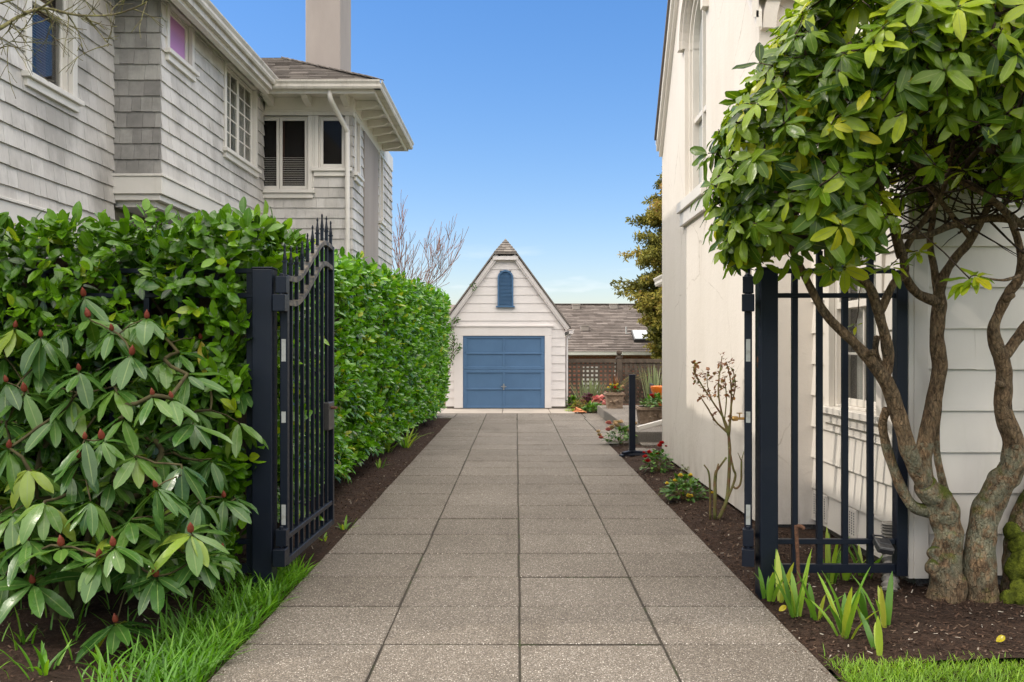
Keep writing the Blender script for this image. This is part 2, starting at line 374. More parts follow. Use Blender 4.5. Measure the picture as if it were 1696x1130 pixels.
    M['laurel_pale'] = leafmat('laurel_leaf_pale', [(0, (.022, .080, .005)), (.35, (.068, .21, .008)), (.75, (.135, .345, .014)), (.95, (.24, .47, .025)), (1, (.38, .42, .03))], .24, .32, (.16, .28, .06))
    M['rhodo'] = leafmat('rhododendron_leaf', [(0, (.020, .064, .012)), (.45, (.050, .125, .020)), (.8, (.10, .19, .03)), (.95, (.21, .28, .035)), (1, (.42, .31, .015))], .27, .2, (.17, .24, .07), spec=.42)
    M['rhodo_tree'] = leafmat('rhododendron_tree_leaf', [(0, (.022, .054, .005)), (.35, (.078, .145, .008)), (.7, (.185, .27, .012)), (.93, (.34, .39, .02)), (1, (.50, .38, .02))], .26, .36, (.20, .26, .05), spec=.28)
    M['grass'] = leafmat('grass_blade', [(0, (.045, .13, .008)), (.5, (.10, .26, .013)), (1, (.20, .38, .025))], .45, .35, None)
    M['lawn'] = leafmat('lawn_blade', [(0, (.09, .18, .01)), (.5, (.20, .36, .018)), (1, (.38, .48, .06))], .5, .35, None)
    M['iris'] = leafmat('iris_blade', [(0, (.07, .17, .02)), (.6, (.15, .31, .03)), (.85, (.27, .42, .045)), (1, (.50, .48, .08))], .42, .35, None)
    M['green'] = leafmat('garden_leaf', [(0, (.03, .085, .012)), (.6, (.07, .18, .025)), (1, (.16, .28, .04))], .45, .25, None)
    M['greygreen'] = leafmat('grey_green_needle', [(0, (.13, .16, .085)), (1, (.30, .34, .19))], .6, .2, None)
    M['bronze'] = leafmat('bronze_rose_leaf', [(0, (.10, .035, .015)), (.5, (.24, .10, .035)), (.8, (.30, .17, .05)), (1, (.10, .14, .03))], .45, .25, None, tcol=(1.3, 1, .7))
    M['conifer'] = leafmat('conifer_spray', [(0, (.07, .075, .016)), (.4, (.17, .165, .03)), (.7, (.30, .25, .045)), (.9, (.36, .24, .06)), (1, (.36, .21, .09))], .7, .2, None, .2, (1.2, 1.1, .6))
    def petal(name, a, b): return leafmat(name, [(0, a), (1, b)], .55, .25, None, .3, (1.1, 1, 1))
    M['red'] = petal('red_petal', (.25, .008, .01), (.55, .02, .02))
    M['yellow'] = petal('yellow_petal', (.62, .42, .02), (.8, .62, .08))
    M['cream'] = petal('cream_petal', (.5, .42, .2), (.62, .42, .28))
    M['plum'] = petal('plum_leaf', (.05, .012, .02), (.13, .03, .045))
    M['pink'] = petal('pink_petal', (.4, .07, .08), (.6, .25, .2))
    M['white'] = petal('white_petal', (.7, .68, .6), (.85, .82, .75))
    M['magenta'] = petal('magenta_petal', (.45, .02, .15), (.6, .05, .2))
    M['bud'] = petal('flower_bud', (.15, .028, .016), (.26, .06, .03))
    m = NT('terracotta'); m.set(m.ramp(m.noise(20, 4), [(.3, (.42, .15, .06)), (.7, (.55, .22, .09))]), .8); M['terracotta'] = m.mat
    m = NT('planter_stone'); m.set(m.ramp(m.noise(14, 6, .65), [(.3, (.11, .075, .05)), (.55, (.24, .165, .11)), (.75, (.32, .25, .18))]), .9); m.bump(m.noise(30, 5), .6, .02); M['planter'] = m.mat
    m = NT('orange_glaze'); m.set((.75, .17, .01), .25); M['orange'] = m.mat
    m = NT('fence_wood'); m.set(m.ramp(m.noise(9, 5, .6, m.map(m.pos(), (1, 1, .5))), [(.3, (.055, .04, .028)), (.7, (.13, .095, .068))]), .85); M['fence'] = m.mat
    m = NT('red_brick'); bt = m.node('ShaderNodeTexBrick'); m.put(bt.inputs['Vector'], m.map(m.pos(), (1, 1, 1), (R(90), 0, 0)))
    for k_, v_ in (('Color1', (.26, .075, .045)), ('Color2', (.36, .12, .07)), ('Mortar', (.30, .22, .17))): m.put(bt.inputs[k_], v_)
    bt.inputs['Scale'].default_value = 1; bt.inputs['Brick Width'].default_value = .22; bt.inputs['Row Height'].default_value = .075; bt.inputs['Mortar Size'].default_value = .008
    m.set(bt.outputs['Color'], .9); M['brick'] = m.mat
    m = NT('weathered_vent'); m.set((.30, .26, .225), .7); M['vent_brown'] = m.mat
    m = NT('skylight_glass'); m.set((.30, .33, .36), .15); M['sky_glass'] = m.mat
    m = NT('galvanised'); m.set((.5, .49, .46), .5, .5, .3); M['galv'] = m.mat
make_materials()
CLOUD_FILL = 29.0
# ------------------------------------------------------------------ camera, sun, sky
cam = bpy.data.cameras.new('camera'); co = bpy.data.objects.new('camera', cam); COL.objects.link(co)
co.location = (0, 0, CH); co.rotation_euler = (R(90), 0, 0)
cam.sensor_width = 36; cam.lens = F / 1696 * 36; cam.shift_x = -(VX - 848) / 1696; cam.shift_y = (VY - 565) / 1696
cam.clip_start = .05; cam.clip_end = 2000; scene.camera = co
SUN_E = R(40); LX, LY = .993, .12
sl = bpy.data.lights.new('sun', 'SUN'); sl.energy = 2.2; sl.angle = R(.55); sl.color = (1, .92, .82)
so = bpy.data.objects.new('sun', sl); COL.objects.link(so)
so.rotation_euler = V((LX * math.cos(SUN_E), LY * math.cos(SUN_E), -math.sin(SUN_E))).to_track_quat('-Z', 'Y').to_euler()
so.location = (-20, -25, 30)
w = bpy.data.worlds.new('World'); scene.world = w; w.use_nodes = True
nt = w.node_tree; bg = nt.nodes['Background']
sky = nt.nodes.new('ShaderNodeTexSky'); sky.sky_type = 'NISHITA'; sky.sun_disc = False
sky.sun_elevation = SUN_E; sky.sun_rotation = math.atan2(-LX, -LY) % (2 * math.pi)
sky.air_density = 1.0; sky.dust_density = .6; sky.ozone_density = 1.6
hs = nt.nodes.new('ShaderNodeHueSaturation'); hs.inputs['Saturation'].default_value = 1.26; hs.inputs['Hue'].default_value = .5
nt.links.new(sky.outputs[0], hs.inputs['Color'])
# a few low clouds near the horizon
tc = nt.nodes.new('ShaderNodeTexCoord'); sp = nt.nodes.new('ShaderNodeSeparateXYZ'); nt.links.new(tc.outputs['Generated'], sp.inputs[0])
mp = nt.nodes.new('ShaderNodeMapping'); mp.inputs['Scale'].default_value = (5, 5, 26); nt.links.new(tc.outputs['Generated'], mp.inputs[0])
nz = nt.nodes.new('ShaderNodeTexNoise'); nz.inputs['Scale'].default_value = 1.6; nz.inputs['Detail'].default_value = 6; nt.links.new(mp.outputs[0], nz.inputs['Vector'])
r1 = nt.nodes.new('ShaderNodeValToRGB'); r1.color_ramp.elements[0].position = .54; r1.color_ramp.elements[1].position = .72; nt.links.new(nz.outputs['Fac'], r1.inputs[0])
r2 = nt.nodes.new('ShaderNodeValToRGB'); e = r2.color_ramp.elements; e[0].position = .0; e[0].color = (1, 1, 1, 1); e[1].position = .13; e[1].color = (0, 0, 0, 1); nt.links.new(sp.outputs[2], r2.inputs[0])
mm = nt.nodes.new('ShaderNodeMath'); mm.operation = 'MULTIPLY'; nt.links.new(r1.outputs[0], mm.inputs[0]); nt.links.new(r2.outputs[0], mm.inputs[1])
def wm(op, a, b=None, cl=False):
    n = nt.nodes.new('ShaderNodeMath'); n.operation = op; n.use_clamp = cl
    for k, v in enumerate((a, b)):
        if v is None: continue
        if isinstance(v, bpy.types.NodeSocket): nt.links.new(v, n.inputs[k])
        else: n.inputs[k].default_value = v
    return n.outputs[0]
def wmix(f, a, b, mode='MIX'):
    n = nt.nodes.new('ShaderNodeMix'); n.data_type = 'RGBA'; n.blend_type = mode
    for k, v in ((0, f), (6, a), (7, b)):
        if isinstance(v, bpy.types.NodeSocket): nt.links.new(v, n.inputs[k])
        else: n.inputs[k].default_value = v
    return n.outputs[2]
# hazier, paler band low down
hz1 = nt.nodes.new('ShaderNodeValToRGB'); e = hz1.color_ramp.elements; e[0].position = 0; e[0].color = (1.30, 1.17, 1.24, 1); e[1].position = .36; e[1].color = (1.22, 1.32, 1.52, 1); nt.links.new(sp.outputs[2], hz1.inputs[0])
clear = wmix(1.0, hs.outputs[0], hz1.outputs[0], 'MULTIPLY')
low = wmix(mm.outputs[0], clear, (8.6, 8.8, 9.2, 1))
# unseen cloud deck overhead and behind camera, added as fill light; blue gaps
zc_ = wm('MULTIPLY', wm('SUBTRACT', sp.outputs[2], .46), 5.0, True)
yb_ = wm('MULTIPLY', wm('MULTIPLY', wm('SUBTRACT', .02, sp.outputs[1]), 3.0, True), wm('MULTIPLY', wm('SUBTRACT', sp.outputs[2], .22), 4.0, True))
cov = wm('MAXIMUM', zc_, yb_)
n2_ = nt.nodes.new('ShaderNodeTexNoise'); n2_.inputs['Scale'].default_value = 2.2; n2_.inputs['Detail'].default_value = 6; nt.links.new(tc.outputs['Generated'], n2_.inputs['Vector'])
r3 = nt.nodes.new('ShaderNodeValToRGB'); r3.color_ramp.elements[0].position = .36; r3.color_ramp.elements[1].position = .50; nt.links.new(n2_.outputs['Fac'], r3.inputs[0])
full = wmix(wm('MULTIPLY', cov, r3.outputs[0]), low, (CLOUD_FILL * 1.03, CLOUD_FILL * .97, CLOUD_FILL * .89, 1))
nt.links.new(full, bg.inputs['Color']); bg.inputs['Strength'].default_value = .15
scene.view_settings.view_transform = 'Standard'; scene.view_settings.look = 'None'; scene.view_settings.exposure = -.10; scene.view_settings.gamma = 1
scene.cycles.max_bounces = 7; scene.cycles.transparent_max_bounces = 12; scene.cycles.use_denoising = True
scene.cycles.sample_clamp_indirect = 6

# ------------------------------------------------------------------ ground, driveway, beds
def bed_h(x, y):
    return .028 * noise.noise(V((x * 2.1, y * 2.1, 0))) + .016 * noise.noise(V((x * 9, y * 9, 3))) + .008 * noise.noise(V((x * 26, y * 26, 5)))
def sheet(name, x0, x1, y0, y1, step, hf, mat, kind='structure'):
    nx = max(2, int((x1 - x0) / step) + 1); ny = max(2, int((y1 - y0) / step) + 1)
    vs = []; fs = []
    for j in range(ny):
        for i in range(nx):
            x = x0 + (x1 - x0) * i / (nx - 1); y = y0 + (y1 - y0) * j / (ny - 1); vs.append((x, y, hf(x, y)))
    for j in range(ny - 1):
        for i in range(nx - 1):
            a = j * nx + i; fs.append((a, a + 1, a + nx + 1, a + nx))
    me = bpy.data.meshes.new(name); me.from_pydata(vs, [], fs); me.polygons.foreach_set('use_smooth', [True] * len(fs)); me.update()
    o = link(name, me, mat, None); o['kind'] = kind; return o
def gz(x, y): return -.075 if y < 26.5 else -.075 - min(1.5, (y - 26.5) * .2)
ground = MB()
ys = [-60, 0, 10, 20, 26.5, 28, 30, 32, 34.2, 60, 150, 400]
for a, b in zip(ys[:-1], ys[1:]): ground.face([(-300, a, gz(0, a)), (300, a, gz(0, a)), (300, b, gz(0, b)), (-300, b, gz(0, b))])
ground.build('ground', M['ground'])['kind'] = 'structure'
DL, DR = -1.485, 1.555
def left_h(x, y):  # mound falling to the paving edge
    e = min(1, max(0, (DL - x) / .35)); return -.035 + .05 * e + bed_h(x, y) * (.4 + .6 * e)
def right_h(x, y):
    e = min(1, max(0, (x - DR) / .35)); return -.035 + .05 * e + bed_h(x, y) * (.4 + .6 * e)
sheet('right_soil_bed', DR + .002, 4.6, 4.58, 9, .05, right_h, M['soil'])
sheet('far_right_soil_bed', DR + .002, 2.6, 9, 15.1, .06, right_h, M['soil'])
def lawn_h(x, y): return -.012 + .012 * noise.noise(V((x * 3, y * 3, 1)))
sheet('lawn_soil', DR + .03, 7, 1.5, 4.62, .08, lawn_h, M['soil'])

# driveway: square exposed-aggregate slabs on a joint bed
dw = MB(); base = MB()
base.box(DL + .01, DR - .01, -4, 20.2, -.07, -.012)
cols = [DL, -.722, .020, .792, DR]
y = 4.867 - .717 * 9; row = 0
def slab(x0, x1, y0, y1, g=.008, mbx=None):
    t = rng.random(); b = .006; dz = rng.uniform(-.002, .002); j = lambda: rng.uniform(-.004, .004)
    xa, xb, ya, yb = x0 + g * .8 + j(), x1 - g * .8 + j(), y0 + g * 1.35 + j(), y1 - g * 1.35 + j()
    k = [(xa, ya), (xb, ya), (xb, yb), (xa, yb)]; top = [(xa + b, ya + b), (xb - b, ya + b), (xb - b, yb - b), (xa + b, yb - b)]
    (mbx or dw).face([(px, py, dz) for px, py in top], 0, t)
    for i in range(4):
        a, c = k[i], k[(i + 1) % 4]; ta, tb = top[i], top[(i + 1) % 4]
        (mbx or dw).face([(a[0], a[1], dz - b), (c[0], c[1], dz - b), (tb[0], tb[1], dz), (ta[0], ta[1], dz)], 0, t)
        (mbx or dw).face([(a[0], a[1], -.06), (c[0], c[1], -.06), (c[0], c[1], dz - b), (a[0], a[1], dz - b)], 1, t)
while y < 20.1:
    y1 = y + .717
    for i in range(4): slab(cols[i], cols[i + 1], y, y1)
    if y > 15.0: slab(DR, 1.985, y, y1)
    y = y1
yend = y
# forecourt in front of the garage: wider, joints fan out
fx = [-4.4, -2.9, -2.2, -1.45, -.72, .02, .78, 1.6, 2.0]
for i in range(len(fx) - 1): slab(fx[i], fx[i + 1], yend, 22.2, .008)
base.box(DR - .02, 1.97, 15.15, 20.9, -.07, -.013)
o = dw.build('driveway', [M['aggregate'], M['joint']]); o['kind'] = 'structure'
for i in range(len(fx) - 1): base.box(fx[i], fx[i + 1], yend - .01, 22.3, -.07, -.014)
base.build('driveway_joint_bed', M['joint'])['kind'] = 'structure'
ap = MB()
for x0, x1 in ((-4.4, -1.9), (-1.9, -.35), (-.35, .85), (.85, 1.55)): ap.box(x0 + .006, x1 - .006, 22.21, 23.95, -.07, .0, 0, rng.random())
ap.build('garage_apron', M['concrete'], None, bevel=.006)['kind'] = 'structure'
sheet('left_soil_bed', -7.2, DL - .002, 2.2, yend - .02, .06, left_h, M['soil'])
# side path behind hedge end is plain ground; bed by the lattice fence
sheet('fence_soil_bed', 1.45, 4.6, 22.05, 25.4, .15, lambda x, y: .0 + bed_h(x, y), M['soil'])

# mulch chips: nobody could count them
ch = Leaf()
def chips(n, x0, x1, y0, y1, hf):
    for _ in range(n):
        x = rng.uniform(x0, x1); yy = rng.uniform(y0, y1); d = V((rng.uniform(-1, 1), rng.uniform(-1, 1), rng.uniform(-.25, .35)))
        nn = V((rng.uniform(-.5, .5), rng.uniform(-.5, .5), 1)); t = rng.random() ** .9
        ch.add((x, yy, hf(x, yy) + rng.uniform(.002, .012)), d, nn, rng.uniform(.008, .034), rng.uniform(.004, .011), t, 0)
chips(13000, DR + .01, 4.4, 4.62, 7.2, right_h); chips(7000, DR + .01, 2.3, 7.2, 12, right_h); chips(1200, DR, 2.3, 12, 15, right_h)
def spill(n, x0, dirn, y0, y1):
    for _ in range(n):
        x = x0 + dirn * abs(rng.gauss(0, .05)); yy = rng.uniform(y0, y1)
        ch.add((x, yy, .003), (rng.uniform(-1, 1), rng.uniform(-1, 1), .05), (rng.uniform(-.3, .3), rng.uniform(-.3, .3), 1), rng.uniform(.005, .018), rng.uniform(.003, .008), rng.random() * .9, 0)
spill(420, DR - .01, -1, 4.4, 14); spill(380, DL + .01, 1, 4.4, 18)
chips(4500, -3.6, DL - .01, 3.6, 7.5, left_h); chips(4000, -2.2, DL - .01, 7.5, 13, left_h); chips(1500, -2.0, DL - .01, 13, 18.9, left_h)
o = ch.build('mulch', [M['chip']], None, 'chip', 0); tag(o, 'loose dark bark mulch scattered over the soil beds', 'mulch', kind='stuff')

# ------------------------------------------------------------------ wall coverings
def shingles(mb, o, u, n, width, height, course, holes=(), wmin=.11, wmax=.24, thick=.022, z_first=0., lim=None, m=0, gap=.003, vup=None, tr=(0, 1)):
    o, u, n = V(o), V(u).normalized(), V(n).normalized(); up = V(vup).normalized() if vup else V((0, 0, 1))
    z = z_first
    while z < height - .01:
        z0, z1 = max(z, 0), min(z + course, height); rowt = rng.uniform(-.12, .12)
        lo0, hi0 = lim(z0) if lim else (0, width); lo1, hi1 = lim(z1) if lim else (0, width)
        x = min(lo0, lo1) - rng.uniform(0, wmin); mx = max(hi0, hi1)
        cuts = []
        while x < mx:
            w_ = rng.uniform(wmin, wmax); cuts.append((x, x + w_)); x += w_
        for a, b in cuts:
            segs = [(a, b, z0, z1)]
            for h0, h1, g0, g1 in holes:
                ns = []
                for (p, q, r_, s_) in segs:
                    if q <= h0 or p >= h1 or s_ <= g0 or r_ >= g1: ns.append((p, q, r_, s_)); continue
                    if p < h0: ns.append((p, h0, r_, s_))
                    if q > h1: ns.append((h1, q, r_, s_))
                    pp, qq = max(p, h0), min(q, h1)
                    if r_ < g0: ns.append((pp, qq, r_, g0))
                    if s_ > g1: ns.append((pp, qq, g1, s_))
                segs = ns
            t = min(1, max(0, rng.uniform(*tr) + rowt)); th = thick * rng.uniform(.85, 1.15); dz = rng.uniform(-.003, .003)
            for p, q, r_, s_ in segs:
                p0, q0 = max(p + gap / 2, lo0), min(q - gap / 2, hi0); p1, q1 = max(p + gap / 2, lo1), min(q - gap / 2, hi1)
                if lim and (q0 <= p0 or q1 <= p1):
                    if q0 <= p0 and q1 <= p1: continue
                    if q1 <= p1: p1 = q1 = (p1 + q1) / 2 if lo1 < hi1 else (lo1 + hi1) / 2; p1 = min(max(p1, p0), q0); q1 = p1
                    if q0 <= p0: continue
                elif q0 - p0 < .006: continue
                fa = 1 - (r_ - z0) / course; fb = 1 - (s_ - z0) / course
                ta, tb = max(.004, th * fa), max(.002, th * fb)
                rr = r_ + (dz if abs(r_ - z0) < 1e-6 and z0 > 0 else 0)
                A = o + u * p0 + up * rr + n * ta; B = o + u * q0 + up * rr + n * ta; C = o + u * q1 + up * s_ + n * tb; D = o + u * p1 + up * s_ + n * tb
                a0 = o + u * p0 + up * rr; b0 = o + u * q0 + up * rr; c0 = o + u * q1 + up * s_; d0 = o + u * p1 + up * s_
                mb.face([A, B, C, D], m, t); mb.face([b0, B, A, a0], m, t); mb.face([a0, A, D, d0], m, t); mb.face([c0, C, B, b0], m, t); mb.face([d0, D, C, c0], m, t)
        z += course

def window(parent, o, u, n, w, h, casing=.09, style='double', muntin=(1, 1), frame_mat='trim', pane='glass', blind=None, sill=True, curtain=None, name='window', split=.5, head=0., pw=.028):
    """window in a 0.15 m deep gap of the wall; o = bottom centre of the opening on the wall face"""
    o, u, n = V(o), V(u).normalized(), V(n).normalized(); up = V((0, 0, 1))
    def lb(mb, u0, u1, n0, n1, z0, z1, m=0, t=.3):
        P = lambda a, b, c: o + u * a + n * b + up * c
        c = [P(u0, n1, z0), P(u1, n1, z0), P(u1, n0, z0), P(u0, n0, z0), P(u0, n1, z1), P(u1, n1, z1), P(u1, n0, z1), P(u0, n0, z1)]
        mb.hexa(c, m, t)
    b = MB(); k = casing; H = w / 2
    lb(b, -H - k, -H, -.02, .034, 0, h + .001); lb(b, H, H + k, -.02, .034, 0, h + .001); lb(b, -H - k - .012, H + k + .012, -.02, .040, h + .002, h + k + head)
    if k > .05: lb(b, -H - k - .025, H + k + .025, -.02, .055, h + k + head + .001, h + k + head + .022)
    lb(b, -H, -H + .02, -.14, -.021, 0, h); lb(b, H - .02, H, -.14, -.021, 0, h); lb(b, -H + .021, H - .021, -.14, -.021, h - .02, h); lb(b, -H + .021, H - .021, -.14, -.021, 0, .02)
    lb(b, -H + .021, H - .021, -.15, -.141, .0, h, 1)
    win = b.build(name, [M[frame_mat], M['room']], parent, bevel=.003)
    sash = MB(); s = .045
    def frame(u0, u1, z0, z1, n0, mt):
        lb(sash, u0, u0 + s, n0, n0 + .03, z0, z1); lb(sash, u1 - s, u1, n0, n0 + .03, z0, z1); lb(sash, u0 + s, u1 - s, n0, n0 + .03, z0, z0 + s * 1.25); lb(sash, u0 + s, u1 - s, n0, n0 + .03, z1 - s, z1)
        cx, cz = mt; gw = (u1 - u0 - 2 * s); gh = z1 - z0 - 2.25 * s
        for i in range(1, cx): lb(sash, u0 + s + gw * i / cx - .010, u0 + s + gw * i / cx + .010, n0 + .004, n0 + .026, z0 + 1.25 * s, z1 - s)
        for i in range(1, cz): lb(sash, u0 + s, u1 - s, n0 + .006, n0 + .024, z0 + 1.25 * s + gh * i / cz - .010, z0 + 1.25 * s + gh * i / cz + .010)
    gl = MB(); U0, U1, Z0, Z1 = -H + .022, H - .022, .021, h - .021
    if style == 'double':
        zm = Z0 + (Z1 - Z0) * split
        frame(U0, U1, Z0, zm + .02, -.092, muntin); frame(U0, U1, zm - .02, Z1, -.058, muntin)
        lb(gl, U0 + s * .6, U1 - s * .6, -.079, -.075, Z0 + s, zm); lb(gl, U0 + s * .6, U1 - s * .6, -.045, -.041, zm, Z1 - s * .6)
    elif style == 'pair':
        frame(U0, -.004, Z0, Z1, -.06, muntin); frame(.004, U1, Z0, Z1, -.06, muntin)
        lb(gl, U0 + s * .6, U1 - s * .6, -.047, -.043, Z0 + s * .7, Z1 - s * .6)
    else:
        frame(U0, U1, Z0, Z1, -.06, muntin); lb(gl, U0 + s * .6, U1 - s * .6, -.047, -.043, Z0 + s * .7, Z1 - s * .6)
    sash.build('sash', M[frame_mat], win, bevel=.003)
    gl.build('pane', M[pane], win)
    if sill:
        sb = MB(); lb(sb, -H - k - .05, H + k + .05, -.03, .085, -.055, -.001); lb(sb, -H - k - .01, H + k + .01, .0, .05, -.135, -.056); sb.build('sill', M[frame_mat], win, bevel=.004)
    if blind:
        z0, z1, half = blind; bl = MB(); z = z0
        while z < z1:
            a = [o + u * (-H + .04) + n * -.104 + up * z, o + u * (H - .04 if not half else half) + n * -.104 + up * z]
            if half: a[0] = o + u * (-H + .04) + n * -.104 + up * z
            q = n * .022 + up * -.012
            bl.face([a[0], a[1], a[1] + q, a[0] + q], 0, rng.random()); z += pw
        bl.build('blind', M['blind'], win)
    if curtain:
        cu = MB()
        for (u0, u1, m) in curtain: lb(cu, u0, u1, -.139, -.131, .021, h - .021, 0)
        cu.build('curtain', M[curtain[0][2]], win)
    return win

# ------------------------------------------------------------------ grey shingled house (left)
H1 = thing('grey_house', 'large grey shingled house with cream trim and tall square chimney above the hedge', 'house', (-5.5, 9, 0))
XW, XB, XR = -4.70, -4.16, -2.70       # main wall, bay wall, rear block wall
core = MB()
core.box(-13, XW - .16, 4.85, 10.35, 0, 6.15)
core.box(-13, XW - .2, 10.351, 14.65, 0, 5.9); core.box(XW - .19, XB - .16, 10.67, 14.6, 3.45, 5.9)
core.box(-13, XR - .16, 14.97, 19.5, 0, 5.7); core.box(-13, XW - .03, 4.7, 4.84, 0, 6.14)
core.box(XW - .03, XR - .2, 14.8 - .0, 14.805, 0, 3.9)
core.build('wall', M['shingle'], H1)
C = .185
w1 = (9.075, 4.24, .80, 1.50)  # window: centre y, bottom, width, height
sh = MB()
shingles(sh, (XW, 4.7, 0), (0, 1, 0), (1, 0, 0), 5.8, 6.15, .19, [(w1[0] - 4.7 - w1[2] / 2 - .06, w1[0] - 4.7 + w1[2] / 2 + .06, w1[1] - .1, w1[1] + w1[3] + .08), (0, 8.9, 2.74, 2.98)], z_first=.06)
pw1 = (11.10, 5.15, .74, .56); pw2 = (13.56, 4.45, 1.44, 1.24)
shingles(sh, (XB, 10.52, 3.62), (0, 1, 0), (1, 0, 0), 4.28, 2.10, C, [(p[0] - 10.52 - p[2] / 2 - .05, p[0] - 10.52 + p[2] / 2 + .05, p[1] - 3.62 - .08, p[1] - 3.62 + p[3] + .06) for p in (pw1, pw2)])
cw = (-3.905, 4.20, .97, 1.22); sw = (-3.03, 4.56, .44, .86)
shingles(sh, (XB + .0, 14.8, 0), (1, 0, 0), (0, -1, 0), XR - XB, 5.42, .17, [(cw[0] - cw[2] / 2 - .05 - XB, cw[0] + cw[2] / 2 + .05 - XB, cw[1] - .08, cw[1] + cw[3] + .3), (sw[0] - sw[2] / 2 - .05 - XB, sw[0] + sw[2] / 2 + .05 - XB, sw[1] - .08, sw[1] + sw[3] + .3)])
shingles(sh, (XR, 14.8, 0), (0, 1, 0), (1, 0, 0), 4.7, 5.42, .17, [(.12, .66, 4.44, 5.6), (1.02, 2.62, 0, 5.6), (2.80, 3.30, 4.0, 5.6)])
sh.build('shingle_cladding', M['shingle'], H1)
shd = MB()
shingles(shd, (XW - .02, 10.5, 3.62), (1, 0, 0), (0, -1, 0), XB - XW + .034, 2.5, C, wmin=.10, wmax=.2)
shd.build('shingle_cladding', M['shingle_dark'], H1)['label'] = 'mildew darkened narrow return wall of shingles'
tr = MB()
tr.box(XW - .02, XB + .035, 10.462, 10.52, 3.40, 3.60); tr.box(XB - .02, XB + .035, 10.521, 14.78, 3.40, 3.60)
tr.box(XW - .02, XB + .055, 10.445, 10.53, 3.601, 3.63); tr.box(XB - .02, XB + .055, 10.531, 14.78, 3.601, 3.63)
tr.box(XW - .02, XB + .0, 10.50, 14.78, 3.33, 3.399); tr.box(XW - .02, XB - .08, 10.58, 14.78, 3.26, 3.329)
tr.box(XW - .0, XW + .03, 4.7, 10.48, 2.75, 2.95); tr.box(XW, XW + .05, 4.7, 10.48, 2.951, 2.98)
tr.build('trim_board', M['trim'], H1, bevel=.004); tr = MB()
tr.box(XB - .02, XB + .03, 10.48, 14.78, 5.722, 5.97); tr.box(XB - .02, XB + .045, 10.48, 14.78, 5.70, 5.7215)
tr.build('trim_board', M['trim'], H1, bevel=.004); tr = MB()
# rear block frieze and corner boards
tr.box(cw[0] + cw[2] / 2 + .0695, sw[0] - sw[2] / 2 - .0615, 14.775, 14.86, sw[1] - .0, 5.4215); tr.box(cw[0] + cw[2] / 2 + .0695, sw[0] - sw[2] / 2 - .075, 14.79, 14.86, cw[1], sw[1] - .001)
tr.box(XB + .031, XR + .03, 14.765, 14.82, 5.422, 5.72); tr.box(XR - .02, XR + .03, 14.821, 19.5, 5.422, 5.72)
tr.build('trim_board', M['trim'], H1, bevel=.004)
brk = MB()
for yy in (11.0,): brk.box(XB - .2, XB + .06, 10.55, 10.63, 3.27, 3.40)
window(H1, (XW, w1[0], w1[1]), (0, 1, 0), (1, 0, 0), w1[2], w1[3], .10, 'double', (1, 1), blind=(.06, 1.4, .14), curtain=[(-.02, .16, 'curtain')], split=.52)
window(H1, (XB, pw1[0], pw1[1]), (0, 1, 0), (1, 0, 0), pw1[2], pw1[3], .075, 'fixed', pane='lilac')['label'] = 'small window with lilac blind'
window(H1, (XB, pw2[0], pw2[1]), (0, 1, 0), (1, 0, 0), pw2[2], pw2[3], .08, 'pair', (2, 5), curtain=[(-.62, .62, 'net')])
window(H1, (cw[0], 14.8, cw[1]), (1, 0, 0), (0, -1, 0), cw[2], cw[3], .068, 'pair', blind=(.05, .58, None), curtain=[(-.08, .06, 'curtain')], pw=.03)
window(H1, (sw[0], 14.8, sw[1]), (1, 0, 0), (0, -1, 0), sw[2], sw[3], .06, 'fixed')
window(H1, (XR, 15.19, 4.52), (0, 1, 0), (1, 0, 0), .40, .92, .06, 'fixed')
window(H1, (XR, 17.85, 4.1), (0, 1, 0), (1, 0, 0), .36, 1.3, .06, 'fixed')
cb = MB(); cb.box(XR - .02, XR + .032, 15.83, 17.41, 0, 5.42); cb.box(XR - .02, XR + .05, 15.80, 17.44, 2.58, 2.60)
cb.build('chimney_breast', M['chimney'], H1)
# bay eave: sloping soffit, crown, gutter
def gutter(mb, p, q, side, r=.07):
    p, q, side = V(p), V(q), V(side)
    prof = [(0, 0), (.10, 0), (.115, .03), (.112, .07), (.135, .11), (.135, .13), (.12, .13), (.11, .075), (.0, .075)]
    n = len(prof); a = [p + side * x + V((0, 0, z)) for x, z in prof]; b = [q + side * x + V((0, 0, z)) for x, z in prof]
    for i in range(n): mb.face([a[i], a[(i + 1) % n], b[(i + 1) % n], b[i]], 0, rng.random() * .6)
    mb.face(a[::-1]); mb.face(b)
ev = MB()
ev.face([(XB, 10.3, 5.96), (XB, 14.1, 5.96), (-3.87, 14.1, 5.68), (-3.87, 10.3, 5.68)])
ev.box(-3.90, -3.86, 8.0, 14.06, 5.60, 5.76); ev.box(-3.95, -3.861, 8.0, 14.05, 5.57, 5.599)
ev.box(XB - .05, -3.9, 10.25, 10.29, 5.6, 6.05)
ev.build('eave_soffit', M['trim'], H1, bevel=.004)
g = MB(); gutter(g, (-3.86, 10.0, 5.70), (-3.86, 14.16, 5.70), (1, 0, 0)); g.box(-3.859, -3.80, 10.0, 14.0, 5.62, 5.698)
g.build('gutter', M['trim_dirty'], H1)
